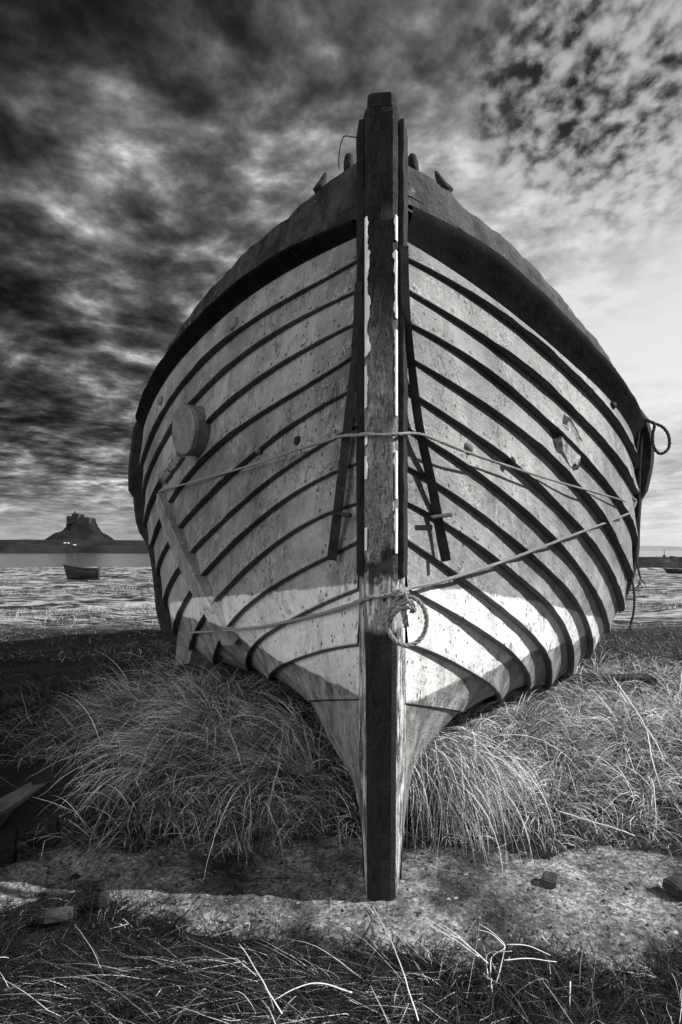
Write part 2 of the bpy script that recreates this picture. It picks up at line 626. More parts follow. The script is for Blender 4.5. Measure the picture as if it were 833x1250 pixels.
def normals(s, kap):
    e = .08
    A = hull_arr(s, min(kap + e, 14.98)); B = hull_arr(s, max(kap - e, -1.99))
    P = hull_arr(s, kap)
    Tu = np.gradient(P, axis=0)
    n = np.cross(Tu, A - B) * s
    n /= np.linalg.norm(n, axis=1, keepdims=True) + 1e-9
    # outward
    out = np.array(nV) * s
    sg = np.sign((n * out).sum(1)); sg[sg == 0] = 1
    return n * sg[:, None]


def interp_poly(pts, x):
    pts = sorted(pts)
    return np.interp(x, [p[0] for p in pts], [p[1] for p in pts])


TOPL = {1: [(493,716),(565,717),(607,725),(662,734),(726,751),(740,756)], -1: [(440,711),(384,716),(330,722),(235,730),(200,736)]}
LOWL = {1: [(497,856),(522,846),(562,828),(607,810),(641,797),(690,783),(735,768)], -1: [(440,848),(434,844),(359,808),(323,792),(283,770),(240,752)]}


def kappa_table(s, curve):
    """which hull line the edge of the paint runs along, at each ug"""
    ks = np.linspace(0, 13.5, 271)
    arr = np.array([hull_arr(s, k) for k in ks])
    X = CX + F * arr[..., 0] / arr[..., 1]
    Yp = HY - F * (arr[..., 2] - CAM_H) / arr[..., 1]
    out = np.full(NU, np.nan)
    for i in range(NU):
        if ug[i] > 2.3: break
        g = Yp[:, i] - interp_poly(curve, X[:, i])
        hit = np.where(g >= 0)[0]
        if len(hit): out[i] = ks[hit[0]]
    ok = ~np.isnan(out)
    return np.interp(ug, ug[ok], out[ok])


boat = empty('fishing_boat', ORG)
tag(boat, 'old clinker fishing boat with peeling grey and white paint, bow on, stranded on grass', 'boat')

T_LAND = .046
hv, hf, a1, a2, al, au, ak = [], [], [], [], [], [], []
FR = [0, .1, .3, .5, .7, .86, .95, 1.0]
for s in SIDES:
    K1, K2 = kappa_table(s, TOPL[s]), kappa_table(s, LOWL[s])
    tl = T_LAND * (.3 + .7 * np.clip(ug / .9, 0, 1)) * np.clip((LEN - ug) / .6, 0.05, 1)
    tl = tl * (1.0 if s > 0 else .78)
    for k in range(0, 15):
        rows = []
        tl_k = tl * (1 + .22 * np.array([mnoise.noise(Vector((u * 2.2, k * 5.3, s))) for u in ug]) + .16 * np.array([mnoise.noise(Vector((u * 9, k * 3.1, s))) for u in ug]))
        tk = tl_k if k < 11 else (tl * (.35 if k == 11 else .0))
        for f in FR:
            kap = k + f
            P = hull_arr(s, kap) + normals(s, kap) * (tk * f ** 1.5)[:, None]
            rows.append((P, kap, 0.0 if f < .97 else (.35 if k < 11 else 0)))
        strips = [rows]
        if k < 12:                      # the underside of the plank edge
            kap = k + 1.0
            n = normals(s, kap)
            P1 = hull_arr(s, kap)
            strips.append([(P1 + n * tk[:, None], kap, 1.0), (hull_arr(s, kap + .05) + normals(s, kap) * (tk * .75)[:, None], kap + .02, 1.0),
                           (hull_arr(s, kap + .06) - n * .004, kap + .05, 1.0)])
        for st in strips:
            base = len(hv)
            for P, kap, land in st:
                hv.extend(map(tuple, P))
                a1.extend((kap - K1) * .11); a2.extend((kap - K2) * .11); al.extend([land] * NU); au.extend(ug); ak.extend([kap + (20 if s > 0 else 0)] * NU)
            for r in range(len(st) - 1):
                for i in range(NU - 1):
                    q = (base + r * NU + i, base + r * NU + i + 1, base + (r + 1) * NU + i + 1, base + (r + 1) * NU + i)
                    hf.append(q if s < 0 else q[::-1])
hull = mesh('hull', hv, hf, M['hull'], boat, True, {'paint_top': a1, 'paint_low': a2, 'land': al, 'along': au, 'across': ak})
BV = BVHTree.FromPolygons([Vector(v) for v in hv], hf)
sv, sf = [], []
for s in SIDES:
    base = len(sv)
    kk = np.arange(-2, 14.01, .5)
    for kap in kk: sv.extend(map(tuple, hull_arr(s, kap)))
    for r in range(len(kk) - 1):
        for i in range(NU - 1):
            sf.append((base + r * NU + i, base + r * NU + i + 1, base + (r + 1) * NU + i + 1, base + (r + 1) * NU + i))
BS = BVHTree.FromPolygons([Vector(v) for v in sv], sf)          # the fair surface, without plank edges


def on_fair(x, y, off=0.0):
    """the same on the fair surface under the plank edges"""
    d = (at(x, y, 1) - CAM).normalized()
    p, n, i, _ = BS.ray_cast(CAM, d)
    if p is None: return on_hull(x, y, off)
    if n.dot(d) > 0: n = -n
    return p + n * off, n


def on_hull(x, y, off=0.0, toward=0.0):
    """the point of the hull seen at photo pixel (x, y), moved off along its normal and toward the viewer"""
    d = (at(x, y, 1) - CAM).normalized()
    p, n, i, dist = BV.ray_cast(CAM, d)
    if p is None:
        return None, None
    acc = Vector((0, 0, 0))
    for dx, dy in ((0, 0), (6, 0), (-6, 0), (0, 6), (0, -6)):
        q2, n2, i2, _ = BS.ray_cast(CAM, (at(x + dx, y + dy, 1) - CAM).normalized())
        if q2 is not None: acc += n2 if n2.dot(d) < 0 else -n2
    n = acc.normalized()
    return p + n * off - d * toward, n


# bulwarks
def strip(rows, name, mat, parent, closed=False, smooth=True, flip=False):
    v, f = [], []
    n = len(rows[0])
    for r in rows: v.extend(map(tuple, r))
    m = len(rows)
    for r in range(m if closed else m - 1):
        for i in range(n - 1):
            a, b = r * n, ((r + 1) % m) * n
            q = (a + i, a + i + 1, b + i + 1, b + i)
            f.append(q[::-1] if flip else q)
    if closed:
        f.append(tuple(r * n for r in range(m))[::-1]); f.append(tuple(r * n + n - 1 for r in range(m)))
    return mesh(name, v, f, mat, parent, smooth)


bulw = {}
for s in SIDES:
    rows = []
    for kap in (-.95, -1.2, -1.5, -1.8, -1.97):
        n = normals(s, kap)
        P = hull_arr(s, kap)
        w = np.array([mnoise.fractal(Vector(p) * 3.1, 1.0, 2.0, 4) for p in P])
        P = P + n * (w * .012)[:, None]
        if kap < -1.9:
            w2 = np.array([mnoise.noise(Vector(p) * 9) for p in P])
            w3 = np.array([mnoise.noise(Vector(p) * 26) for p in P])
            P[:, 2] += .009 * w2 + .008 * w + .006 * w3
        rows.append(P)
    inn = rows[-1].copy() - np.array(nV)[None] * s * .07 + np.array((0, 0, .004)); inn[:, 2] -= .005
    fade = np.clip(ug / .12, 0, 1)[:, None]
    inn = rows[-1] * (1 - fade) + inn * fade
    inn2 = inn.copy(); inn2[:, 2] -= .4
    # fine subdivisions of the ragged top come from a denser path
    bulw[s] = strip([inn2, inn] + rows[::-1], 'bulwark', M['bulwark'], boat, False, True, s < 0)
    # rubbing strake: a stout moulding whose lower face slopes back to the planks
    prof = [(-1.0, .0), (-.99, .05), (-.9, .078), (-.75, .082), (-.6, .074), (-.3, .03), (0.04, .004)]
    rr = []
    for kap, off in prof:
        n = normals(s, -.5)
        w = np.array([mnoise.noise(Vector(p) * 6) for p in hull_arr(s, kap)])
        rr.append(hull_arr(s, kap) + n * ((off + .006 * w * (off > .02)) * (.45 + .55 * np.clip(ug / .4, 0, 1)))[:, None])
    strip(rr, 'rubbing_strake', M['black'], boat, False, True, s < 0)

# deck, below the bulwark top
dl = hull_arr(-1, -1.3); dr = hull_arr(1, -1.3)
strip([dl, (dl + dr) / 2 + np.array((0, 0, .05)), dr], 'deck', M['deck'], boat, False, True)

# ---- stem: a tapering timber standing proud of the planking
def boatpt(u, v, w): return ORG + dV * u + nV * v + Vector((0, 0, w))


def stem_block(name, zs, halff, halfb, uf, ub, mat, parent, seed=0, rag=.004, halfb_u=.005):
    v, f = [], []
    n = len(zs)
    for i, z in enumerate(zs):
        def g(k): return rag * mnoise.noise(Vector((k * 7.7 + seed, 3.1, z * 9)))
        hfz = halff(z) if callable(halff) else halff
        ufz = uf(z) if callable(uf) else uf
        hb = halfb(z) if callable(halfb) else halfb
        ring = [(ub, -hb), (halfb_u, -hb + .002), (ufz + .014, -hfz - .005 + g(1)), (ufz + .008, -hfz + g(2)), (ufz + g(3), -hfz + .012), (ufz + g(4), 0), (ufz + g(5), hfz - .012), (ufz + .008, hfz + g(6)), (ufz + .014, hfz + .005 + g(7)), (halfb_u, hb - .002), (ub, hb)]
        v += [boatpt(a, b, z) for a, b in ring]
    m = 11
    for i in range(n - 1):
        for j in range(m - 1):
            f.append((i * m + j, i * m + j + 1, (i + 1) * m + j + 1, (i + 1) * m + j))
        f.append((i * m + m - 1, i * m, (i + 1) * m, (i + 1) * m + m - 1))
    f.append(tuple(range(m))[::-1]); f.append(tuple((n - 1) * m + j for j in range(m)))
    return mesh(name, v, f, mat, parent, False)


def uf(z): return -.135
stem = stem_block('stem', np.linspace(-.06, 2.80, 160), lambda z: .045 + .008 * np.clip((z - .3) / 1.0, 0, 1), lambda z: .066 + .023 * float(np.clip(z / .45, 0, 1)), uf, .12, M['stem'], boat, 1, .0018)
head = stem_block('stem_head', np.linspace(2.803, 2.85, 6), lambda z: .048 - .02 * max(0, (z - 2.835)) / .02 * .3, .05, uf, .06, M['tar'], stem, 5, .006, -.03)
# cheeks nailed along both sides of the stem, from the keel-band to just under its head
for s in SIDES:
    zs = np.linspace(1.16, 2.775 if s < 0 else 2.765, 70)
    v, f = [], []
    for i, z in enumerate(zs):
        g1 = .006 * mnoise.noise(Vector((s * 5, 1, z * 12))); g2 = .004 * mnoise.noise(Vector((s * 5, 7, z * 14)))
        for a, b in ((-.115, .062), (-.118 + g1, .078 + g2), (-.03, .094 + g2), (.03, .094), (.03, .07)):
            v.append(boatpt(a, s * b, z + (.02 * mnoise.noise(Vector((a * 60, s * 9, 0))) if i == len(zs) - 1 else 0)))
    for i in range(len(zs) - 1):
        for j in range(5):
            k = (j + 1) % 5
            q = (i * 5 + j, i * 5 + k, (i + 1) * 5 + k, (i + 1) * 5 + j)
            f.append(q if s > 0 else q[::-1])
    f.append(tuple(range(5))); f.append(tuple((len(zs) - 1) * 5 + j for j in range(5))[::-1])
    mesh('cheek', v, f, M['tar'], stem)
# white paint still clinging along the arrises of the stem
for s, spans in ((-1, ((1.25, 1.33), (1.5, 1.58), (1.62, 1.66), (1.75, 1.9), (1.93, 2.42))), (1, ((1.24, 1.40), (1.43, 1.60), (1.72, 2.02), (2.06, 2.30), (2.33, 2.42)))):
    for z0, z1 in spans:
        zs = np.arange(z0, z1, .004)
        vv, ff = [], []
        for i, z in enumerate(zs):
            w = .0012 + .012 * mnoise.fractal(Vector((s * 3, 0, z * 13)), .8, 2.1, 6) + (.004 if 1.9 < z < 2.3 and s < 0 else 0)
            end = min(1, (z - z0) / .02, (z1 - z) / .02)
            w = max(.0006, w) * max(.1, end)
            vv += [boatpt(-.1375, s * (.049 - w * 1.1), z), boatpt(-.1385, s * .052, z), boatpt(-.126, s * .0565, z), boatpt(-.1255 + .3 * w, s * (.058), z)]
        for i in range(len(zs) - 1):
            for j in range(3):
                ff.append((i * 4 + j, i * 4 + j + 1, i * 4 + j + 5, i * 4 + j + 4))
        mesh('paint_flake', vv, ff, M['flake'], stem)
# keel along the ground, sternpost
mb = MB()
mb.add([boatpt(a, b, c) for a in (.1, LEN) for b, c in ((-.068, -.05), (.068, -.05), (.075, .12), (-.075, .12))],
       [(0, 1, 2, 3), (4, 7, 6, 5), (0, 4, 5, 1), (1, 5, 6, 2), (2, 6, 7, 3), (3, 7, 4, 0)])
mb.build('keel', M['tar'], boat)
mb = MB()
mb.add([boatpt(a, b, c) for c in (-.05, 2.9) for a, b in ((LEN - .05, -.1), (LEN - .05, .1), (LEN + .16, .06), (LEN + .16, -.06))],
       [(0, 3, 2, 1), (4, 5, 6, 7), (0, 1, 5, 4), (1, 2, 6, 5), (2, 3, 7, 6), (3, 0, 4, 7)])
mb.build('sternpost', M['tar'], boat)

# ---- iron bars hanging down each bow beside the stem
def bar(pix, name, mat, parent, width, thick, toward):
    pts = []
    for x, y, extra in pix:
        p, n = on_hull(x, y)
        if p is None: p = at(x, y, 2.05)
        d = (CAM - p).normalized()
        pts.append(p + d * (toward + extra))
    P = resample(pts, .03)
    T, N, B = frames(P)
    v, f = [], []
    for i in range(len(P)):
        d = np.array(CAM) - P[i]; d /= np.linalg.norm(d)
        side = np.cross(T[i], d); side /= np.linalg.norm(side)
        w = width * (.8 + .35 * i / len(P)) + .003 * mnoise.noise(Vector(P[i]) * 14)
        for a, b in ((-1, -1), (1, -1), (1, 1), (-1, 1)):
            v.append(P[i] + side * a * w / 2 + d * b * thick / 2)
    for i in range(len(P) - 1):
        for j in range(4):
            k = (j + 1) % 4
            f.append((i * 4 + j, i * 4 + k, (i + 1) * 4 + k, (i + 1) * 4 + j))
    f.append((3, 2, 1, 0)); f.append(tuple((len(P) - 1) * 4 + j for j in range(4)))
    return mesh(name, v, f, mat, parent)


bl = bar([(438,345,.02),(434,430,.02),(426,505,.02),(420,560,.03),(413,620,.04),(405,684,.06)], 'iron_bar', M['iron'], boat, .034, .022, .03)
br = bar([(494,300,.03),(496,380,.02),(503,450,.02),(512,520,.03),(527,590,.03),(536,640,.04),(545,685,.06)], 'iron_bar', M['iron'], boat, .034, .022, .03)
for b_, (x0, y0, x1, y1) in ((bl, (411, 626, 433, 629)), (br, (519, 632, 545, 628))):
    p0, n0 = on_hull(x0, y0, .02, .06); p1, n1 = on_hull(x1, y1, .02, .06)
    mb = MB(); mb.sweep(resample([p0, p1], .02), .009, 6)
    mb.build('bolt', M['iron'], b_, True)

# ---- timber heads poking above the bulwark
def peg(path, radii, parent, name='timber_head', mat='tar'):
    mb = MB()
    P = resample(path, .02)
    rr = np.interp(np.linspace(0, 1, len(P)), np.linspace(0, 1, len(radii)), radii)
    mb.sweep(P, rr, 8)
    return mb.build(name, M[mat], parent, True)


peg([at(426,212,2.3), at(426,196,2.3), at(426,190,2.3), at(426,188,2.3)], [.02, .022, .018, .006], bulw[-1])
peg([at(390,234,2.42), at(394,222,2.42), at(397,214,2.42), at(398,211,2.42)], [.03, .02, .012, .004], bulw[-1])
peg([at(505,214,2.3), at(504,198,2.3), at(503,191,2.3), at(502,188,2.3)], [.022, .024, .02, .006], bulw[1])
peg([at(545,236,2.42), at(539,224,2.42), at(534,214,2.42), at(532,209,2.42)], [.034, .022, .014, .004], bulw[1])
wire = MB().sweep(resample([at(439,169,2.1), at(430,167,2.14), at(419,168,2.2), at(414,190,2.28), at(414,206,2.32)], .01), .0022, 5)
wire.build('wire', M['iron'], bulw[-1], True)

# ---- round fender block on the left bow
p, n = on_fair(246, 527)
ax = Vector((-.74, -.67, -.05)).normalized()
mb = MB()
ring0 = []
sides = 28
a_ = ax.orthogonal().normalized(); b_ = ax.cross(a_)
rings = []
for off, rr in ((-.06, .150), (.10, .152), (.122, .146), (.128, .132), (.130, .0)):
    rings.append([p + ax * off + (a_ * math.cos(t) + b_ * math.sin(t)) * rr * (1 + .02 * mnoise.noise(Vector((math.cos(t) * 2, math.sin(t) * 2, off * 9))))
                  for t in np.arange(sides) * 2 * math.pi / sides])
vv = [q for r in rings for q in r]
ff = [(i * sides + j, i * sides + (j + 1) % sides, (i + 1) * sides + (j + 1) % sides, (i + 1) * sides + j) for i in range(4) for j in range(sides)]
mb.add(vv, ff); mb.build('fender_block', M['grey_paint'], boat)
# broken length of rail under it
pts = [on_hull(x, y, .015)[0] for x, y in ((226, 551), (213, 568), (203, 583))]
mb = MB(); P = resample(pts, .03)
mb.sweep(P, [.045 + .012 * mnoise.noise(Vector(q) * 20) for q in P], 7)
mb.build('broken_rail', M['bare'], boat)

# ---- worn round patch on the right bow where the other fender was
def patch(cx, cy, rx, ry, tilt, off, mat, name, rim=None):
    v, f = [], []
    nr, ns = 5, 30
    for i in range(nr + 1):
        for j in range(ns):
            t = j * 2 * math.pi / ns
            q = i / nr * (1 + .20 * mnoise.noise(Vector((math.cos(t) * 2, math.sin(t) * 2, cx))) + .16 * mnoise.noise(Vector((math.cos(t) * 5, math.sin(t) * 5, cx))))
            ex, ey = rx * q * math.cos(t), ry * q * math.sin(t)
            x = cx + ex * math.cos(tilt) - ey * math.sin(tilt); y = cy + ex * math.sin(tilt) + ey * math.cos(tilt)
            p, n = on_fair(x, y)
            hgt = off + (rim if rim and i == nr - 1 else 0)
            if i == nr: hgt = .004
            v.append(p + n * hgt)
    for i in range(nr):
        for j in range(ns):
            k = (j + 1) % ns
            f.append((i * ns + j, i * ns + k, (i + 1) * ns + k, (i + 1) * ns + j))
    f.append(tuple(range(ns))[::-1])
    return mesh(name, v, f, M[mat], boat)


wornp = patch(690, 545, 20, 38, -.12, .022, 'tar', 'worn_patch', .004)
inner = patch(691, 544, 14, 30, -.12, .032, 'bare', 'bare_wood', .003)
adopt(inner, wornp)

# ---- plank doubling strap across the planks on the left bilge
def strap(pix, width, thick, name, mat, parent):
    P = resample([on_fair(x, y, thick)[0] for x, y in pix], .04)
    T, _, _ = frames(P)
    Nn = np.array([np.array(BS.find_nearest(Vector(q))[1]) for q in P])
    Nn *= np.sign((Nn * (np.array(CAM) - P)).sum(1))[:, None]
    for _ in range(6): Nn[1:-1] = (Nn[:-2] + Nn[1:-1] * 2 + Nn[2:]) / 4
    v, f = [], []
    for i in range(len(P)):
        nn = Nn[i] / np.linalg.norm(Nn[i]); sd = np.cross(T[i], nn); sd /= np.linalg.norm(sd)
        for a, b in ((-1, -.12), (-1, 0), (-.88, .008), (.88, .008), (1, 0), (1, -.12)):
            v.append(P[i] + sd * a * width / 2 + nn * b)
    for i in range(len(P) - 1):
        for j in range(6):
            k = (j + 1) % 6
            f.append((i * 6 + j, i * 6 + k, (i + 1) * 6 + k, (i + 1) * 6 + j))
    f.append(tuple(range(6))); f.append(tuple((len(P) - 1) * 6 + j for j in range(6)))
    X = np.array([CX + F * q[0] / q[1] for q in v]); Yp = np.array([HY - F * (q[2] - CAM_H) / q[1] for q in v])
    dd = np.array([q[1] for q in v]) / F
    at1 = (Yp - interp_poly(TOPL[-1], X)) * dd; at2 = (Yp - interp_poly(LOWL[-1], X)) * dd
    return mesh(name, v, f, M[mat], parent, False, {'paint_top': at1, 'paint_low': at2, 'land': [0] * len(v), 'along': np.repeat(np.arange(len(P)) * .04, 6), 'across': [40.5] * len(v)})


strap([(204, 610), (222, 655), (242, 697), (263, 735), (287, 776)], .15, .07, 'doubling_strap', 'hull', boat)

# ---- dark upright rubbing boards at the broadest part of each side
for s in SIDES:
    rows = []
    ks = np.linspace(-1.8 if s < 0 else -1.9, 8.4 if s < 0 else 5.0, 40)
    v, f = [], []
    for kap in ks:
        P = hull_arr(s, kap); N_ = normals(s, kap)
        ue = np.interp(kap, list(UE.keys()), list(UE.values()))
        ramp = min(1, (kap + 2) / 1.6 + (.35 if s > 0 else 0)) * min(1, max(0, (ks[-1] - kap) / 2.0) + .15)
        bulge = .03 * math.sin(kap * 1.3 + s) + (.04 if kap < 2 else 0)
        for du, off in ((-.02, -.03), (-.02, .07 + bulge), (.02, .10 + bulge), (.24, .10 + bulge), (.26, -.03)):
            u = ue + .12 + du
            p = np.array([np.interp(u, ug, P[:, c]) for c in range(3)]); n = np.array([np.interp(u, ug, N_[:, c]) for c in range(3)])
            v.append(p + n * (off * ramp if off > 0 else off))
    for i in range(len(ks) - 1):
        for j in range(4):
            f.append((i * 5 + j, i * 5 + j + 1, (i + 1) * 5 + j + 1, (i + 1) * 5 + j))
    f.append(tuple(range(5))); f.append(tuple((len(ks) - 1) * 5 + j for j in range(5)))
    mesh('rubbing_board', v, f, M['tar'], boat)

# ---- bungs and broken fittings on the planks
def lump(x, y, r, mat, name, sq=1.0):
    p, n = on_hull(x, y)
    if p is None: return
    import bmesh
    bm = bmesh.new(); bmesh.ops.create_icosphere(bm, subdivisions=2, radius=1)
    vv = []
    q = n.to_track_quat('Z', 'Y')
    for v in bm.verts:
        k = 1 + .35 * mnoise.noise(v.co * 1.7 + Vector((x, y, 0)))
        vv.append(p + q @ Vector((v.co.x * r * k, v.co.y * r * k * sq, v.co.z * r * .9 * k)))
    ff = [[v.index for v in fc.verts] for fc in bm.faces]
    bm.free()
    mesh(name, vv, ff, M[mat], boat, True)


for x, y, r, mt in ((287, 396, .036, 'grey_paint'), (198, 490, .034, 'board'), (364, 538, .022, 'tar'), (315, 550, .018, 'board'), (643, 394, .030, 'tar'), (571, 548, .028, 'board'), (624, 563, .022, 'tar'), (747, 496, .03, 'tar')):
    lump(x, y, r, mt, 'fitting')

# ------------------------------------------------------------------ ropes
def drape(pix, clear, Yfree=None):
    out = []
    for q in pix:
        x, y = q[:2]
        if len(q) > 2:
            out.append(at(x, y, q[2])); continue
        p, n = on_hull(x, y, 0, clear)
        out.append(p if p is not None else at(x, y, out[-1].y))
    return out


stem_front = lambda x, y: (x, y, 1.965)
mb = MB()
laid_rope(mb, drape([(186, 603, 4.9), (200, 598), (240, 587), (300, 570), (360, 550), (405, 536), (419, 532), (436, 531, 2.02)], .12)
          + drape([stem_front(448, 530), stem_front(470, 531), stem_front(488, 530), (500, 529), (517, 531)], .10)
          + drape([(540, 540), (570, 552), (620, 569), (680, 588), (730, 602), (764, 612)], .13), .0072, .016)
tag(mb.build('rope', M['rope'], None, True), 'upper thin rope tied round the bow across both iron bars', 'rope')
mb = MB()
laid_rope(mb, drape([(232, 772), (270, 770), (320, 765), (380, 752), (420, 741), (441, 733, 2.03)], .06) + drape([stem_front(452, 729), stem_front(470, 727), stem_front(486, 724)], .1)
          + drape([(500, 718), (520, 714), (540, 709), (580, 697), (630, 680), (690, 657), (735, 640), (768, 627)], .09), .009, .018)
tag(mb.build('rope', M['rope'], None, True), 'lower thicker rope slanting across the white waterline band and round the stem', 'rope')
# knot and ring of rope on the stem
mb = MB()
ring = [at(486 + 0, 731, 1.93)]
cx, cy = 497, 758
for i in range(26):
    t = -2.0 + i / 25 * 6.1
    ring.append(at(cx + 24 * math.cos(t), cy + 30 * math.sin(t), 1.93 + .012 * math.sin(t * 2)))
laid_rope(mb, ring, .0085, .008)
laid_rope(mb, [at(468, 762, 1.955), at(472, 748, 1.94), at(482, 738, 1.93), at(494, 733, 1.92), at(504, 738, 1.92), at(503, 748, 1.93)], .0095, .009)
laid_rope(mb, [at(474, 765, 1.955), at(478, 752, 1.935), at(488, 743, 1.925), at(500, 741, 1.915), at(507, 746, 1.92)], .0095, .009)
laid_rope(mb, [at(480, 726, 1.94), at(488, 722, 1.92), at(496, 728, 1.91), at(492, 738, 1.92), at(484, 734, 1.93), at(488, 726, 1.91), at(498, 722, 1.93)], .0095, .009)
laid_rope(mb, [at(492, 742, 1.93), at(494, 752, 1.93), at(496, 765, 1.94)], .011, .010)
tag(mb.build('rope_ring', M['rope'], None, True), 'knotted ring of twisted rope hanging on the front of the stem', 'rope')
# ropes on the right-hand board
mb = MB()
laid_rope(mb, [at(774, 506, 4.75), at(786, 512, 4.72), at(797, 516, 4.72), at(810, 522, 4.72), at(817, 534, 4.72), at(816, 548, 4.72), at(806, 554, 4.72), at(798, 545, 4.72), at(797, 530, 4.72), at(799, 518, 4.70), at(788, 512, 4.70)], .014, .02)
tag(mb.build('rope_loop', M['rope_dark'], None, True), 'stiff dark rope loop sticking out against the bright sky', 'rope')
for pix, r, mt, lab in (
    ([(781, 520, 4.7), (776, 560, 4.7), (768, 600, 4.65), (764, 640, 4.6), (768, 690, 4.55), (774, 720, 4.5), (774, 745, 4.5), (770, 762, 4.5)], .010, 'rope_dark', 'longest dark rope end hanging below the right side of the hull'),
    ([(784, 530, 4.72), (781, 580, 4.7), (780, 640, 4.68), (777, 680, 4.66), (782, 706, 4.64)], .009, 'rope_dark', 'short frayed rope end with pale tip hanging beside the dark board'),
    ([(768, 590, 4.55), (771, 606, 4.55), (776, 612, 4.6), (772, 622, 4.52), (764, 630, 4.5), (766, 610, 4.5), (775, 600, 4.6)], .012, 'rope', 'knot of rope where both long ropes meet the right rail')):
    mb = MB()
    laid_rope(mb, [at(*q) for q in pix], r, .016)
    e = at(*pix[-1])
    if len(pix) != 7:
        for k in range(5):
            mb.sweep(resample([e, e + Vector((random.uniform(-.02, .02), random.uniform(-.02, .02), -.03)), e + Vector((random.uniform(-.05, .05), random.uniform(-.03, .03), -.07))], .02), .003, 4)
    tag(mb.build('rope_end' if len(pix) != 7 else 'rope_knot', M[mt], None, True), lab, 'rope')
#SECTION2
# ------------------------------------------------------------------ ground
def sstep(x, a, b):
    t = np.clip((x - a) / (b - a), 0, 1)
    return t * t * (3 - 2 * t)


_ph = rng.uniform(0, 6.28, (24, 2)); _fr = rng.normal(0, 1, (24, 2))


def wob(x, y, f):
    s = 0
    for i in range(24):
        s = s + np.sin(x * _fr[i, 0] * f + _ph[i, 0] + y * _fr[i, 1] * f)
    return s / 24 ** .5


def gz(x, y):
    x = np.asarray(x, float); y = np.asarray(y, float)
    edge = 2.38 + .05 * wob(x, y * 0, 2.2)
    z = .07 * sstep(y, edge, edge + .25)
    z = z + .15 * np.exp(-((x + 1.05) / .75) ** 2 - ((y - 3.6) / .8) ** 2)
    z = z + .10 * np.exp(-((x - 1.5) / .8) ** 2 - ((y - 3.6) / .7) ** 2)
    z = z + .10 * np.exp(-((x + .9) / 1.6) ** 2 - ((y - 5.2) / 1.0) ** 2)
    z = z * (1 - sstep(y, 5.5, 8.5))
    near = .03 * sstep(1.72 - y + .12 * wob(x, y * 0, 1.7), 0, .25)
    z = z + near
    z = z + .012 * wob(x, y, 5.0) * (1 - .75 * sstep(y, 1.7, 1.8) * (1 - sstep(y, 2.3, 2.5)))
    far = sstep(y, 8.3, 10.5)
    z = z + far * (.055 * wob(x * .5, y * 1.5, .9) + .03 * wob(x, y * 1.6, 3.1) - .02 * sstep(y, 12, 30) * 1.5)
    z = z - 3.0 * sstep(y, 42, 60)
    z = z - 3.0 * sstep(np.abs(x), 60, 120) * far
    return z


def axis(lims):
    out = []
    for a, b, d in lims: out.append(np.arange(a, b, d))
    return np.concatenate(out)


xs = np.concatenate([-np.geomspace(5.2, 6000, 60)[::-1], np.arange(-5, 5.01, .1), np.geomspace(5.2, 6000, 60)])
ys = np.concatenate([[-3000, -300, -40, -10, -4, -1], np.arange(0, 12, .08), np.geomspace(12, 60, 170), np.geomspace(64, 9000, 30)])
GX, GY = np.meshgrid(xs, ys)
GZ = gz(GX, GY)
nx, ny = len(xs), len(ys)
idx = np.arange(nx * ny).reshape(ny, nx)
quads = np.stack([idx[:-1, :-1], idx[:-1, 1:], idx[1:, 1:], idx[1:, :-1]], -1).reshape(-1, 4)


def fast_mesh(name, V, Q, mat, attr=None, smooth=True):
    me = bpy.data.meshes.new(name)
    V = np.asarray(V, np.float32).reshape(-1, 3); Q = np.asarray(Q, np.int32)
    k = Q.shape[1]
    me.vertices.add(len(V)); me.vertices.foreach_set('co', V.ravel())
    me.loops.add(Q.size); me.loops.foreach_set('vertex_index', Q.ravel())
    me.polygons.add(len(Q)); me.polygons.foreach_set('loop_start', np.arange(0, Q.size, k, dtype=np.int32))
    me.polygons.foreach_set('use_smooth', np.full(len(Q), smooth))
    me.update(calc_edges=True)
    if attr is not None:
        a = me.attributes.new('tone', 'FLOAT', 'POINT'); a.data.foreach_set('value', np.asarray(attr, np.float32).ravel())
    me.materials.append(mat)
    o = bpy.data.objects.new(name, me); COL.objects.link(o)
    return o


gr = fast_mesh('ground', np.stack([GX, GY, GZ], -1), quads, M['ground'])
tag(gr, kind='structure')
WZ = -.045
wa = mesh('water', [(-9000, 8.9, WZ), (9000, 8.9, WZ), (9000, 12000, WZ), (-9000, 12000, WZ)], [(0, 1, 2, 3)], M['water'])
tag(wa, kind='structure')
# the worn concrete slip in front of the bow: a sheet with ragged edges
px_ = np.linspace(-3.2, 3.6, 420); tt = np.linspace(0, 1, 60)
def lo_f(x): return 1.71 + .05 * wob(x, x * 0 + 3, 2.4) + .02 * wob(x, x * 0 + 5, 9) + .22 * np.exp(-((x + 1.0) / .5) ** 2)
def hi_f(x): return 2.45 + .05 * wob(x, x * 0 + 9, 2.0) + .02 * wob(x, x * 0 + 2, 9)


lo, hi = lo_f(px_), hi_f(px_)
PX = np.repeat(px_[None], 60, 0); PY = lo[None] + (hi - lo)[None] * tt[:, None]
PZ = np.maximum(gz(PX, PY), 0) * 0 + .020 + .008 * wob(PX, PY, 6) + .004 * wob(PX, PY, 25) + .0025 * wob(PX, PY, 70)
edge_d = np.minimum(tt, 1 - tt)[:, None] / .22
PZ = PZ + (gz(PX, PY) - .012 - PZ) * np.clip(1 - edge_d - .35 * wob(PX, PY, 9), 0, 1) ** 1.5
pi_ = np.arange(60 * 420).reshape(60, 420)
pq = np.stack([pi_[:-1, :-1], pi_[:-1, 1:], pi_[1:, 1:], pi_[1:, :-1]], -1).reshape(-1, 4)
tag(fast_mesh('path', np.stack([PX, PY, PZ], -1), pq, M['path']), kind='structure')

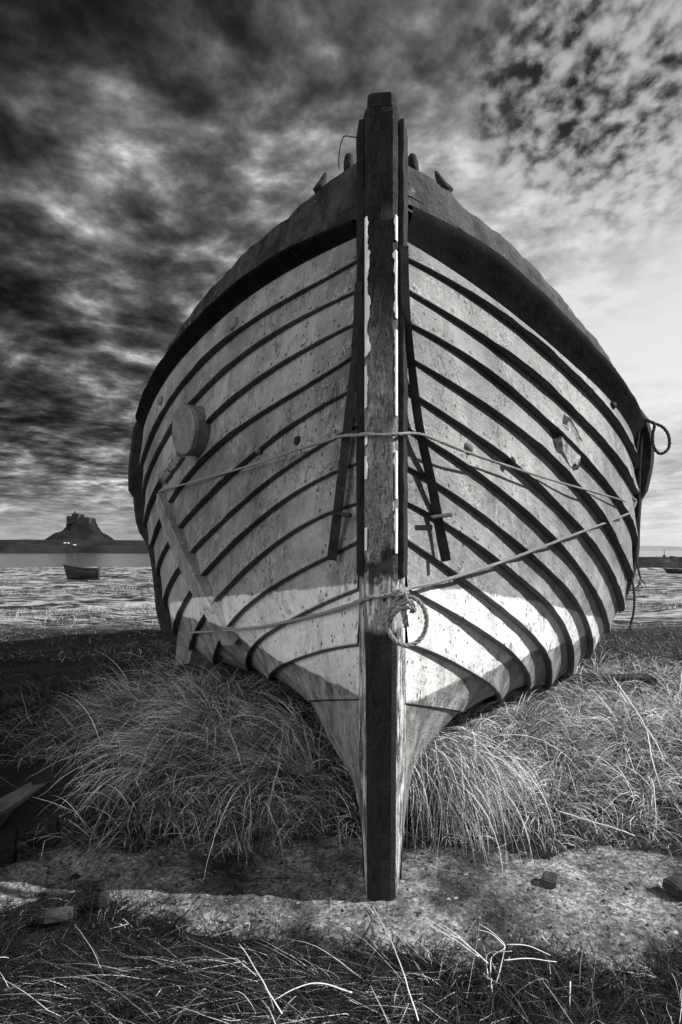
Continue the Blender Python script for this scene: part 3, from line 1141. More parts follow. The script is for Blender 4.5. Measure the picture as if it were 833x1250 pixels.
# ------------------------------------------------------------------ grass
def blades(name, roots, head, length, up, droop, width, tone, seg=6, mat='grass'):
    """ribbons: start with slope up, bend toward heading head, droop with length"""
    n = len(roots)
    t = np.linspace(0, 1, seg + 1)
    elev0 = up[:, None]; el = elev0 - droop[:, None] * t[None] ** 1.1
    hx, hy = np.cos(head), np.sin(head)
    ds = (length / seg)[:, None]
    wig = rng.normal(0, .12, (n, seg + 1)).cumsum(1) * .6
    brk = (rng.random(n) < .3)[:, None] * (np.arange(seg + 1)[None] >= rng.integers(2, seg, n)[:, None])
    wig = wig + brk * rng.normal(0, .9, (n, 1)); el = el - brk * rng.uniform(.2, 1.3, (n, 1))
    ch, sh = np.cos(head[:, None] + wig), np.sin(head[:, None] + wig)
    dx = np.cos(el) * ch * ds; dy = np.cos(el) * sh * ds; dz = np.sin(el) * ds
    P = np.stack([np.concatenate([np.zeros((n, 1)), dx[:, 1:].cumsum(1)], 1), np.concatenate([np.zeros((n, 1)), dy[:, 1:].cumsum(1)], 1), np.concatenate([np.zeros((n, 1)), dz[:, 1:].cumsum(1)], 1)], -1) + roots[:, None]
    g = gz(P[..., 0], P[..., 1]) + .008
    P[..., 2] = np.where(t[None] > 0, np.maximum(P[..., 2], g + .012 * rng.random((n, 1))), P[..., 2])
    ra = rng.uniform(0, math.pi, n)
    side = np.stack([np.cos(ra) , np.sin(ra), rng.normal(0, .35, n)], -1)
    side /= np.linalg.norm(side, axis=1, keepdims=True)
    w = (width[:, None] * (1 - .82 * t[None] ** 1.6))[..., None] * side[:, None] / 2
    V = np.stack([P - w, P + w], 2)                     # n, seg+1, 2, 3
    b = (np.arange(n) * (seg + 1) * 2)[:, None] + (np.arange(seg) * 2)[None]
    Q = np.stack([b, b + 1, b + 3, b + 2], -1).reshape(-1, 4)
    tn = tone[:, None, None] * (.9 + .1 * t[None, :, None]) * np.ones((1, 1, 2))
    return V.reshape(-1, 3), Q, tn.reshape(-1)


def field(n, xr, yr, keep=None, **k):
    x = rng.uniform(*xr, n); y = rng.uniform(*yr, n)
    if keep is not None:
        m = keep(x, y); x, y = x[m], y[m]
    n = len(x)
    def pick(v): return rng.uniform(v[0], v[1], n)
    roots = np.stack([x, y, gz(x, y) - .01], -1)
    head = k['head'](x, y) if callable(k['head']) else pick(k['head'])
    head = head + rng.normal(0, k.get('spread', .5), n)
    tone = pick(k['tone'])
    if 'pale' in k:
        sel = rng.random(n) < k['pale'][0]
        tone = np.where(sel, rng.uniform(k['pale'][1], k['pale'][2], n), tone)
    L = pick(k['length'])
    if 'lscale' in k: L = L * k['lscale'](x, y)
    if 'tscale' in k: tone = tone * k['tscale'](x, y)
    return blades('', roots, head, L, pick(k['up']), pick(k['droop']), pick(k['width']), tone, k.get('seg', 6))


def grass(name, parts):
    V, Q, T, n = [], [], [], 0
    for v, q, t in parts:
        V.append(v); Q.append(q + n); T.append(t); n += len(v)
    return tag(fast_mesh(name, np.concatenate(V), np.concatenate(Q), M['grass'], np.concatenate(T)), kind='stuff')


PI = math.pi
def off_keel(x, y): return np.abs(x - (.1 * y - .0585)) > .12
def clump(f, lo=-.2, hi=.5): return lambda x, y: rng.random(len(x)) < .25 + .75 * sstep(wob(x, y, f), lo, hi)

def tufts(nt_, xr, yr, per, length, width, bias, biasw, tone, pale, keep=None, dens=None, droop=(.8, 2.4), up=(.6, 1.45), lift=0.0, seg=8):
    """tufts of grass: each has its own lean, length and share of dead pale blades"""
    cx_ = rng.uniform(*xr, nt_); cy_ = rng.uniform(*yr, nt_)
    if keep is not None:
        m_ = keep(cx_, cy_); cx_, cy_ = cx_[m_], cy_[m_]
    k = len(cx_)
    cnt = (per * rng.uniform(.4, 1.6, k)).astype(int)
    rep_ = np.repeat(np.arange(k), cnt); n_ = len(rep_)
    own = bias(cx_, cy_) + rng.normal(0, .55, k)
    size = rng.uniform(.6, 1.25, k); dead = np.clip(rng.normal(pale, .22, k), .03, .9); shade = rng.uniform(.5, 1.3, k)
    rad = rng.random(n_) ** .7 * .055 * size[rep_]
    ang = rng.uniform(0, 2 * PI, n_)
    x = cx_[rep_] + rad * np.cos(ang); y = cy_[rep_] + rad * np.sin(ang)
    hx = np.cos(ang) * (1 - biasw) + np.cos(own[rep_]) * biasw; hy = np.sin(ang) * (1 - biasw) + np.sin(own[rep_]) * biasw
    head = np.arctan2(hy, hx) + rng.normal(0, .3, n_)
    L = rng.uniform(length[0], length[1], n_) * size[rep_]
    tn = np.where(rng.random(n_) < dead[rep_], rng.uniform(.5, .95, n_), rng.uniform(tone[0], tone[1], n_)) * shade[rep_]
    if dens is not None: tn = tn * dens(x, y)
    return blades('', np.stack([x, y, gz(x, y) - .01 + lift], -1), head, L, rng.uniform(*up, n_), rng.uniform(*droop, n_), rng.uniform(*width, n_), np.clip(tn, .008, .92), seg)


dark_left = lambda x, y: .3 + .7 * sstep(x, -2.3, -1.3)  # blade tone falls toward the left edge, corner shade painted into the grass
no_beam = lambda x, y: ~((x > -1.8) & (x < -1.22) & (y > 2.3) & (y < 3.0))
edge_l = lambda x, y: off_keel(x, y) & (y > hi_f(x) - .10) & clump(3.2)(x, y) & no_beam(x, y)
westward = lambda x, y: PI * 1.1 + .7 * wob(x, y, 1.6)
left = [
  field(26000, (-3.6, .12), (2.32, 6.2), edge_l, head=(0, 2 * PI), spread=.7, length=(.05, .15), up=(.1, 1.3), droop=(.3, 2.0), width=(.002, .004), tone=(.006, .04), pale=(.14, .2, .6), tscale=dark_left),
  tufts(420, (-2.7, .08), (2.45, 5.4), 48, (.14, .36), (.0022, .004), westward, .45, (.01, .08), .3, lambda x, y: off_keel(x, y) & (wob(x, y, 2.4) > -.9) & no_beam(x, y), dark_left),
  # the big wind-combed tussock under the left bow
  tufts(54, (-.95, -.15), (2.75, 3.55), 55, (.34, .66), (.0026, .0046), lambda x, y: PI * 1.13 + 0 * x, .66, (.015, .14), .6, lambda x, y: np.abs(x + .45) < .5, None, (1.2, 2.3), (.6, 1.15), .0, 9),
  tufts(46, (-1.7, -.7), (3.5, 4.7), 50, (.25, .5), (.0028, .0045), lambda x, y: PI * 1.2 + .6 * wob(x, y, 2), .6, (.015, .14), .45, None, None, (1.0, 2.3)),
  tufts(60, (-1.15, .05), (2.40, 2.72), 26, (.12, .36), (.002, .0036), lambda x, y: PI * 1.3 + .8 * wob(x, y, 3), .7, (.03, .2), .3, off_keel, None, (.9, 2.2)),
]
left.append(field(5000, (-1.25, .1), (2.25, 2.8), lambda x, y: (y > hi_f(x) - .16) & (y < hi_f(x) + .25), head=(0, 2 * PI), spread=.5, length=(.03, .10), up=(.2, 1.3), droop=(.3, 1.6), width=(.0015, .003), tone=(.01, .06), pale=(.22, .2, .6)))
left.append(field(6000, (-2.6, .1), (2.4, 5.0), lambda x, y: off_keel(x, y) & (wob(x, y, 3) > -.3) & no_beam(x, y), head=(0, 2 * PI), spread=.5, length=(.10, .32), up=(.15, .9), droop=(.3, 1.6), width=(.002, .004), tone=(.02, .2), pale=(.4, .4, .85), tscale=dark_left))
grass('grass', left)
edge_r = lambda x, y: off_keel(x, y) & (y > hi_f(x) - .10) & clump(3.2, -.6, .2)(x, y)
anyway = lambda x, y: 2.5 * wob(x, y, 1.4)
right = [
  field(26000, (.2, 4.2), (2.36, 6.5), edge_r, head=(0, 2 * PI), spread=.6, length=(.05, .15), up=(.1, 1.3), droop=(.3, 2.0), width=(.002, .004), tone=(.006, .045), pale=(.18, .3, .8)),
  tufts(560, (.28, 4.0), (2.45, 6.0), 44, (.12, .32), (.0022, .0042), anyway, .4, (.01, .09), .48, lambda x, y: wob(x, y, 2.6) > -.8),
  tufts(90, (.35, 1.7), (2.7, 4.0), 40, (.22, .46), (.0026, .0044), lambda x, y: -PI * .2 + 1.0 * wob(x, y, 2.2), .55, (.015, .14), .58, None, None, (1.2, 2.7)),
  tufts(70, (.3, 1.9), (2.42, 2.8), 30, (.08, .24), (.002, .0036), lambda x, y: -PI * .5 + wob(x, y, 3), .6, (.03, .16), .4, None, None, (.9, 2.4)),
  tufts(110, (.6, 2.6), (3.3, 5.2), 44, (.2, .42), (.003, .0046), anyway, .45, (.04, .2), .55, None, None, (.9, 2.4)),
]
# a tussock that hangs over the edge of the slip just right of the stem
n = 1000
rx = rng.normal(.42, .12, n); ry = rng.normal(2.70, .10, n)
roots = np.stack([rx, ry, gz(rx, ry) + .14 + rng.uniform(-.06, .12, n)], -1)
right.append(blades('', roots, rng.normal(-PI * .34, .45, n), rng.uniform(.28, .66, n), rng.uniform(.2, 1.1, n), rng.uniform(1.7, 2.9, n), rng.uniform(.0025, .0044, n), np.where(rng.random(n) < .45, rng.uniform(.45, .9, n), rng.uniform(.03, .25, n)), 10))
right.append(field(5000, (.2, 2.2), (2.25, 2.8), lambda x, y: (y > hi_f(x) - .16) & (y < hi_f(x) + .25), head=(0, 2 * PI), spread=.5, length=(.03, .10), up=(.2, 1.3), droop=(.3, 1.6), width=(.0015, .003), tone=(.01, .06), pale=(.22, .2, .6)))
right.append(field(8000, (.25, 3.4), (2.45, 5.4), lambda x, y: wob(x, y, 3) > -.4, head=(0, 2 * PI), spread=.5, length=(.10, .32), up=(.15, 1.0), droop=(.3, 1.6), width=(.002, .004), tone=(.02, .2), pale=(.5, .5, .92)))
grass('grass', right)
fore = [  # front blades toned near black, shade put into their colour
  field(22000, (-1.7, 1.5), (1.15, 2.1), lambda x, y: y < lo_f(x) + .10 + .05 * wob(x, y, 7), head=(0, 2 * PI), spread=.6, length=(.05, .14), up=(.1, 1.1), droop=(.3, 1.8), width=(.0018, .0035), tone=(.003, .012), pale=(.05, .05, .18)),
  tufts(90, (-1.5, 1.3), (1.35, 1.70), 22, (.06, .16), (.0016, .0032), anyway, .3, (.004, .02), .06, lambda x, y: y < lo_f(x) + .04, None),
  tufts(110, (-1.7, 1.7), (1.55, 2.15), 10, (.03, .09), (.0014, .0026), anyway, .3, (.015, .08), .2, lambda x, y: (y < lo_f(x) + .2) & (y > lo_f(x) - .1), None),
  field(1300, (-.75, .35), (1.35, 1.70), None, head=(PI * .80, PI * 1.12), spread=.3, length=(.2, .4), up=(.15, .6), droop=(.5, 1.3), width=(.0018, .003), tone=(.008, .05), pale=(.2, .2, .65), seg=8),
  field(500, (.1, 1.2), (1.35, 1.66), None, head=(0, PI), spread=.6, length=(.12, .28), up=(.4, 1.2), droop=(.5, 1.8), width=(.0018, .003), tone=(.005, .025), pale=(.10, .15, .5), seg=8),
]
grass('grass', fore)
mid = [
  field(34000, (-8, 9), (6.0, 9.6), clump(1.5, -.6, .3), head=(0, 2 * PI), spread=.6, length=(.06, .17), up=(.4, 1.4), droop=(.4, 1.6), width=(.004, .008), tone=(.03, .10), pale=(.25, .2, .45), seg=4),
  field(70000, (-15, 17), (9.4, 24), lambda x, y: wob(x * .6, y * 1.5, 1.1) > .35 + .5 * sstep(y, 16, 24), head=(0, 2 * PI), spread=.6, length=(.08, .34), up=(.7, 1.5), droop=(.2, 1.4), width=(.006, .012), tone=(.02, .12), pale=(.32, .25, .55), seg=4),
]
grass('grass', mid)

# loose grit on the slip
n = 1500
gx = rng.uniform(-1.6, 1.9, n); gy = lo_f(gx) + .12 + rng.random(n) * (hi_f(gx) - lo_f(gx) - .24); gs = .0025 + .006 * rng.random(n) ** 4
oct_ = np.array([(1, 0, 0), (0, 1, 0), (-1, 0, 0), (0, -1, 0), (0, 0, .7), (0, 0, -.7)], float)
V = oct_[None] * gs[:, None, None] * rng.uniform(.6, 1.4, (n, 6, 1)) + np.stack([gx, gy, np.full(n, .026)], -1)[:, None]
Qg = np.array([(0, 1, 4), (1, 2, 4), (2, 3, 4), (3, 0, 4), (1, 0, 5), (2, 1, 5), (3, 2, 5), (0, 3, 5)])
tag(fast_mesh('gravel', V.reshape(-1, 3), (Qg[None] + (np.arange(n) * 6)[:, None, None]).reshape(-1, 3), M['grass'], np.repeat(rng.uniform(.02, .18, n), 6)), kind='stuff')

# ------------------------------------------------------------------ single dry stalks
def stalk(paths, lab, r=.0019, mat='straw'):
    mb = MB()
    for pts in paths:
        P = resample([at(*q) for q in pts], .012)
        P = P + np.array([[.002 * mnoise.noise(Vector(q) * 25), 0, .002 * mnoise.noise(Vector(q) * 25 + Vector((9, 0, 0)))] for q in P])
        mb.sweep(P, np.linspace(r, r * .55, len(P)), 5)
    return tag(mb.build('dry_stalk', M[mat], None, True), lab, 'stalk')


def gp(x, y, z): return (x, y, (CAM_H - z) * F / (y - HY))
stalk([[gp(511, 1246, .06), gp(493, 1190, .10), gp(478, 1150, .08), gp(455, 1105, .03)], [gp(457, 1116, .035), gp(452, 1109, .035), gp(446, 1106, .035)]], 'long pale forked stalk lying from the stem foot toward the bottom edge')
stalk([[gp(596, 1176, .10), gp(575, 1157, .12), gp(545, 1136, .11), gp(515, 1118, .08)], [gp(575, 1157, .12), gp(556, 1140, .13), gp(540, 1128, .12)], [gp(560, 1145, .12), gp(540, 1138, .11), gp(523, 1131, .1), gp(512, 1143, .07)], [gp(585, 1168, .11), gp(562, 1152, .12), gp(535, 1135, .12)]], 'pale many-stranded stalk pointing up and left over the concrete')
stalk([[gp(601, 1212, .05), gp(600, 1170, .10), gp(617, 1155, .13), gp(597, 1135, .14), gp(585, 1128, .14)], [gp(619, 1153, .13), gp(645, 1155, .13), gp(672, 1166, .11)], [gp(617, 1155, .13), gp(600, 1140, .14), gp(582, 1134, .13)],
       [gp(616, 1172, .12), gp(648, 1170, .12), gp(679, 1174, .10)], [gp(596, 1195, .07), gp(596, 1165, .10), gp(625, 1161, .13)], [gp(606, 1200, .06), gp(614, 1170, .1), gp(617, 1155, .13)]], 'pale branching stalk standing upright at the front edge of the concrete', .0017)
stalk([[gp(660, 1141, .03), gp(666, 1148, .03), gp(671, 1153, .03)]], 'shortest pale straw fragment lying on the concrete', .002)
stalk([[gp(696, 1198, .09), gp(696, 1215, .06), gp(696, 1230, .03)]], 'lone straight pale stem standing in the dark front grass on the right', .002)
stalk([[gp(749, 828, .33), gp(768, 855, .31), gp(788, 888, .28), gp(797, 930, .22), (812, 975, 2.7), (826, 1005, 2.55)], [gp(788, 888, .28), gp(800, 905, .26), (812, 930, 2.9)]], 'tall pale twig rising above the grass at the right edge', .004)
stalk([[gp(683, 990, .14), gp(720, 1002, .13), gp(748, 1010, .12), gp(775, 1020, .10)]], 'pale twig lying across the grass at the concrete edge on the right', .003)
stalk([[gp(345, 1238, .06), gp(325, 1205, .09), gp(305, 1170, .11), gp(292, 1152, .12)]], 'pale thin stalk leaning up from the combed grass below the slip', .002)
stalk([[gp(430, 1212, .06), gp(390, 1200, .08), gp(360, 1207, .08), gp(335, 1221, .07)]], 'bent pale stem lying low across the combed front grass', .002)

# ------------------------------------------------------------------ timbers and stones lying about
def plank(c, size, rz, lab, mat='board', ry=0.0, rx=0.0, name='plank', cat='plank', bev=.01):
    rot = Matrix.Rotation(rz, 3, 'Z') @ Matrix.Rotation(ry, 3, 'Y') @ Matrix.Rotation(rx, 3, 'X')
    mb = MB().box(c, size, rot, .006, bev)
    return tag(mb.build(name, M[mat]), lab, cat)


# half-buried beam at the left edge, and the stub beside it
A, B_ = at(-6, 976, 2.52), at(72, 950, 2.95)
d = (B_ - A); ang = math.atan2(d.y, d.x)
plank(tuple((A + B_) / 2 - Vector((0, 0, .06))), (d.length + .3, .12, .12), ang, 'heavy dark beam end lying in the grass at the left edge', 'board', name='beam', cat='beam')
g = ground_at(65, 1029, .03)
plank((g.x, g.y, .07), (.05, .05, .13), .2, 'small dark post stub beside the beam at the left edge', 'tar', name='post_stub', cat='post')
g = ground_at(-2, 1050, .02)
plank((g.x - .05, g.y, .05), (.22, .16, .08), .5, 'dark low block at the left edge below the beam', 'tar', name='timber_block', cat='block')
g = ground_at(715, 838, .1)
plank((g.x, g.y, .16), (1.15, .14, .07), .02, 'long dark plank lying in grass behind the right bow', 'tar')
g = ground_at(640, 890, .08)
plank((g.x + .05, g.y, .16), (.8, .2, .05), -.03, 'short pale-topped plank lying under the right bow', 'board')
g = ground_at(596, 878, .08)
plank((g.x, g.y + .1, .14), (.16, .2, .28), .1, 'squat dark support block under the right bilge', 'tar', name='support_block', cat='block')
g = ground_at(650, 842, .12)
plank((g.x, g.y, .2), (.22, .16, .05), .5, 'small pale offcut lying in the grass under the right hull', 'bare', name='offcut', cat='offcut', rx=.3)

# wedge-shaped timber under the left bilge
p = at(237, 786, 4.7)
mb = MB()
mb.add([p + Vector(v) for v in ((-.13, -.1, -.16), (.04, -.3, -.10), (.5, .1, -.3), (.05, .3, -.35), (-.10, -.1, .16), (.08, -.26, .13), (.5, .1, .14), (.05, .3, .14))],
       [(0, 3, 2, 1), (4, 5, 6, 7), (0, 1, 5, 4), (1, 2, 6, 5), (2, 3, 7, 6), (3, 0, 4, 7)])
tag(mb.build('support_wedge', M['board']), 'angular timber wedge propping the left bilge above the grass', 'wedge')


def stone(c, size, lab, rz):
    import bmesh
    bm = bmesh.new(); bmesh.ops.create_cube(bm, size=1)
    bmesh.ops.bevel(bm, geom=bm.edges[:], offset=.12, segments=2, affect='EDGES')
    M3 = Matrix.Rotation(rz, 3, 'Z')
    vv = []
    for v in bm.verts:
        k = 1 + .14 * mnoise.noise(v.co * 2.5 + Vector(c))
        vv.append(Vector(c) + M3 @ Vector((v.co.x * size[0] * k, v.co.y * size[1] * k, v.co.z * size[2] * k)))
    ff = [[v.index for v in f.verts] for f in bm.faces]
    bm.free()
    return tag(mesh('stone', vv, ff, M['rock'], None, False), lab, 'stone')


g = ground_at(671, 1077, .03); stone((g.x, g.y, .04), (.05, .07, .03), 'dark brick-shaped stone lying alone on the pale concrete', -.5)
g = ground_at(828, 1088, .03); stone((g.x, g.y, .045), (.07, .08, .04), 'dark stone at the right edge of the concrete', .3)
g = ground_at(70, 1124, .03); stone((g.x, g.y, .05), (.09, .04, .03), 'flat stone half sunk in the dark front grass on the left', .3)
g = ground_at(127, 1105, .03); stone((g.x, g.y, .05), (.03, .03, .04), 'small upright pebble at the left end of the concrete', .0)

# ------------------------------------------------------------------ far shore, castle, hills, quay, dinghies
def ridge(name, prof, Y, depth, mat, label=None, cat=None, kind=None, base=-3, rough=.0, nd=7):
    """land whose skyline follows prof = photo pixels seen at depth Y; rises from its near shore and falls behind"""
    xs_ = np.linspace(prof[0][0], prof[-1][0], 160)
    top = np.interp(xs_, [p[0] for p in prof], [p[1] for p in prof])
    v, f = [], []
    for r in range(nd):
        t = r / (nd - 1) * 2 - 1
        sh = (1 - abs(t) ** 2.0)
        for x, y in zip(xs_, top):
            P = at(x, y, Y)
            h = P.z * sh ** .6
            h += rough * mnoise.fractal(Vector((P.x * .05, t * 2, 1)), 1, 2, 4) * sh
            v.append((P.x, Y + t * depth, h if abs(t) < 1 else base))
    n = len(xs_)
    for r in range(nd - 1):
        for i in range(n - 1):
            f.append((r * n + i, r * n + i + 1, (r + 1) * n + i + 1, (r + 1) * n + i))
    o = mesh(name, v, f, mat, None, True)
    return tag(o, label, cat, None, kind)


# low near bank (dark) in front, paler pasture behind it
ridge('far_shore', [(-500, 668), (-100, 667), (40, 666), (120, 667), (200, 666), (330, 668), (420, 671.0)], 300, 14, M['shore'], kind='structure', rough=.25)
ridge('pasture', [(-600, 659), (-100, 659), (40, 659.5), (120, 659), (200, 660), (330, 662), (440, 669)], 620, 200, M['hill'] if False else M['shore'], kind='structure', rough=.6)
ridge('hills', [(560, 671), (700, 668), (770, 667.5), (790, 666.3), (812, 667.2), (850, 667.4), (1000, 668), (1300, 670)], 7000, 900, M['hill'], kind='structure')

# the crag: a lathe-like mound with a noisy outline
YC = 620.0
crag_l = [(58, 659.5), (66, 656), (70, 652), (76, 649.5), (81, 644), (87, 633), (89, 631)]
crag_r = [(113, 631), (117, 640), (122, 648), (132, 654), (138, 657), (143, 660)]
zc = np.linspace(0, 1, 14)
v, f = [], []
ns = 48
ybase, ytop = 660.0, 632.0
for t in zc:
    y = ybase + (ytop - ybase) * t
    xl = np.interp(-y, [-p[1] for p in crag_l], [p[0] for p in crag_l]); xr = np.interp(-y, sorted([-p[1] for p in crag_r]), [p[0] for p in crag_r[::-1]])
    c = at((xl + xr) / 2, y, YC); r = (xr - xl) / 2 / F * YC
    for j in range(ns):
        a = j * 2 * PI / ns
        k = 1 + .16 * mnoise.fractal(Vector((math.cos(a) * 1.5, math.sin(a) * 1.5, t * 3)), 1, 2, 4) * (1 - t * .7)
        v.append((c.x + r * k * math.cos(a), YC + r * .8 * k * math.sin(a), c.z + (.8 * mnoise.noise(Vector((a * 2, t * 9, 3))) if t < 1 else 0)))
for i in range(len(zc) - 1):
    for j in range(ns):
        k = (j + 1) % ns
        f.append((i * ns + j, i * ns + k, (i + 1) * ns + k, (i + 1) * ns + j))
f.append(tuple((len(zc) - 1) * ns + j for j in range(ns)))
tag(mesh('castle_hill', v, f, M['crag'], None, True), kind='structure')
cs = at(100, 632, YC)
castle = tag(empty('castle', cs), 'small stone castle on top of the steep dark crag', 'castle')
px1 = YC / F


def cbox(name, x0, x1, ytop_, ybot, y0, y1, mat='castle', par=None):
    a, b = at(x0, ybot, YC), at(x1, ytop_, YC)
    mb = MB().box(((a.x + b.x) / 2, YC + (y0 + y1) / 2, (a.z + b.z) / 2), (b.x - a.x, y1 - y0, b.z - a.z))
    return mb.build(name, M[mat], par or castle)


keep = cbox('keep', 92.5, 101, 627.3, 636, -9, 4)
cbox('chimney', 93.3, 94.6, 624.6, 628, -5, -3.5, par=keep)
cbox('chimney', 102.4, 104.4, 629.0, 632, -4, -1.5, par=keep)
wl = cbox('wall', 87.3, 101.3, 630.6, 640, -11, 6)
lb = cbox('battery', 101.4, 114, 632.6, 640, -10, 7)
for i in range(9):
    a = at(102.0 + i * 1.4, 632.6, YC)
    MB().box((a.x, YC - 9.7, a.z + .25), (.8, .6, .5)).build('merlon', M['castle'], lb)
for x, y in ((94, 629.5), (96.5, 629.5), (99, 629.5)):
    a = at(x, y, YC); MB().box((a.x, YC - 9.02, a.z), (.5, .1, .9)).build('window', M['tar'], keep)
# limewashed cottages on the pasture
for x, w, yb, lab in ((79, 1.4, 662.6, 'tiny white cottage leftmost below the castle crag'), (83.5, 1.1, 662.8, 'tiny white cottage right beside another under the crag'), (91, 1.5, 665, 'tiny lone white cottage nearest the dark shore')):
    Yc = 420 if yb < 664 else 330
    a = at(x, yb, Yc); s = Yc / F
    ct = tag(empty('cottage', a), lab, 'cottage')
    MB().box((a.x, a.y, a.z), (w * s, 3, .8 * s)).build('wall', M['lime'], ct)
    mb = MB(); h = .4 * s
    mb.add([(a.x - w * s * .55, a.y - 1.8, a.z + h), (a.x + w * s * .55, a.y - 1.8, a.z + h), (a.x + w * s * .55, a.y + 1.8, a.z + h), (a.x - w * s * .55, a.y + 1.8, a.z + h), (a.x - w * s * .5, a.y, a.z + h * 1.7), (a.x + w * s * .5, a.y, a.z + h * 1.7)],
           [(0, 1, 5, 4), (2, 3, 4, 5), (0, 4, 3), (1, 2, 5), (0, 3, 2, 1)])
    mb.build('roof', M['quay'], ct)

# quay at the right with a light mast and a low hut
YQ = 40.0
mb = MB()
xq = np.linspace(776, 1300, 60)
v, f = [], []
for x in xq:
    top = 680.6 + .5 * mnoise.noise(Vector((x * .07, 0, 0)))
    a, b = at(x, top, YQ), at(x, 696.5, YQ)
    v += [(a.x, YQ - .35, -.3), (a.x, YQ, a.z), (a.x, YQ + 5, a.z), (a.x, YQ + 5.2, -.3)]
for i in range(len(xq) - 1):
    for j in range(3):
        f.append((i * 4 + j, (i + 1) * 4 + j, (i + 1) * 4 + j + 1, i * 4 + j + 1))
f += [(0, 1, 2, 3), tuple(len(v) - 4 + j for j in (3, 2, 1, 0))]
mb.add(v, f)
tag(mb.build('quay_wall', M['quay']), 'low dark stone quay running out of frame at the right', 'quay')
a = at(811, 681, YQ + 1)
mb = MB(); mb.sweep([a, a + Vector((0, 0, .62))], [.03, .015], 6); mb.sweep([a + Vector((-.10, 0, .12)), a + Vector((.06, 0, .2))], .02, 5); mb.box(a + Vector((0, 0, .09)), (.12, .12, .2))
tag(mb.build('beacon_mast', M['tar']), 'thin mast standing on the dark quay at the right', 'mast')
a = at(822, 680.5, YQ + 1)
mb = MB().box(a + Vector((0, 0, 0)), (.34, .4, .16), None, .02, .04)
tag(mb.build('lobster_crate', M['tar']), 'dark crate on top of the quay beside the mast', 'crate')
a = at(814.5, 685.3, YQ - .30)
mb = MB().box(a, (.34, .06, .22), None, 0, .01)
tag(mb.build('notice_board', M['board']), 'small grey board fixed to the face of the dark quay', 'board')


def dinghy(c, L, beam, H, rz, lab, bow=1):
    n = 16; v, f = [], []
    ts = np.linspace(0, 1, n)
    prof = [(1.0, 1.0), (.93, .62), (.72, .25), (.32, .04), (0.0, 0.0)]
    for t in ts:
        b = beam / 2 * (1 - t ** 2.6) * (.82 + .18 * math.sin(t * PI)) + .01
        sh = H * (.82 + .30 * t ** 2)
        for s, hh in prof: v.append((t * L - L / 2 + .12 * hh * t * L, b * s, sh * hh + (1 - hh) * .06 * t * H))
        for s, hh in prof[-2::-1]: v.append((t * L - L / 2 + .12 * hh * t * L, -b * s, sh * hh + (1 - hh) * .06 * t * H))
    m = 9
    for i in range(n - 1):
        for j in range(m - 1): f.append((i * m + j, i * m + j + 1, (i + 1) * m + j + 1, (i + 1) * m + j))
    f.append(tuple(range(m)))
    root = tag(empty('dinghy', c), lab, 'dinghy')
    rot = Matrix.Rotation(rz, 3, 'Z')
    W = [Vector(c) + rot @ Vector(q) for q in v]
    mesh('hull', W, f, M['dinghy'], root, True)
    rail = MB()
    rail.sweep([W[i * m] for i in range(n)], .03, 6); rail.sweep([W[i * m + m - 1] for i in range(n)], .03, 6)
    rail.build('gunwale', M['dinghy'], root, True)
    th = MB()
    for t in (.3, .6):
        th.box(Vector(c) + rot @ Vector((t * L - L / 2, 0, H * .7)), (.2, beam * .82, .03), rot)
    th.build('thwart', M['board'], root)


g = at(102, 706, 25.0)
dinghy((g.x, 25, -.06), 1.3, .8, .62, PI + .25, 'dark dinghy aground on the mud flat on the left below the castle')
g = at(832, 707, 31)
dinghy((g.x, 31, -.02), 1.5, .6, .26, PI - .1, 'low dark dinghy aground before the quay at the right edge')

# ------------------------------------------------------------------ light
AZ, EL = -5.0, 35.0                                    # sun to the right, degrees ahead of due right
sd = Vector((math.cos(R(EL)) * math.cos(R(AZ)), math.cos(R(EL)) * math.sin(R(AZ)), math.sin(R(EL))))
sun = bpy.data.lights.new('sun', 'SUN')
sun.energy = 5.0; sun.angle = R(.53); sun.color = (1, .985, .96)
so = bpy.data.objects.new('sun', sun); COL.objects.link(so)
so.rotation_euler = (-sd).to_track_quat('-Z', 'Y').to_euler()
so.location = (20, 0, 20)

world = bpy.data.worlds.new('World'); scene.world = world
world.use_nodes = True
nt = NT(world.node_tree)
bg = world.node_tree.nodes['Background']
bg.inputs['Strength'].default_value = .1
sky = nt.new('ShaderNodeTexSky', sky_type='NISHITA')
sky.sun_disc = False
sky.sun_elevation = R(EL); sky.sun_rotation = math.atan2(sd.x, sd.y)
bw = nt.new('ShaderNodeRGBToBW'); nt.links.new(sky.outputs[0], bw.inputs[0])
dirv = nt.coord('Generated')
x, y, z = nt.xyz(dirv)
zc_ = nt.m('ADD', nt.m('MAXIMUM', z, 0.0), .13)
cmb = nt.new('ShaderNodeCombineXYZ')
nt.put(cmb.inputs[0], nt.m('DIVIDE', x, zc_)); nt.put(cmb.inputs[1], nt.m('DIVIDE', y, zc_))
plane = cmb.outputs[0]


def lobe(px, py, n):
    d = Vector(((px - CX) / F, 1, (HY - py) / F)).normalized()
    dn = nt.new('ShaderNodeVectorMath', operation='DOT_PRODUCT')
    nt.put(dn.inputs[0], dirv); dn.inputs[1].default_value = d
    return nt.m('POWER', nt.m('MAXIMUM', dn.outputs['Value'], 0.0), n)


def rotate(v, ang, sc):
    mp = nt.new('ShaderNodeMapping'); nt.put(mp.inputs[0], v)
    mp.inputs['Rotation'].default_value = (0, 0, ang); mp.inputs['Scale'].default_value = sc
    return mp.outputs[0]


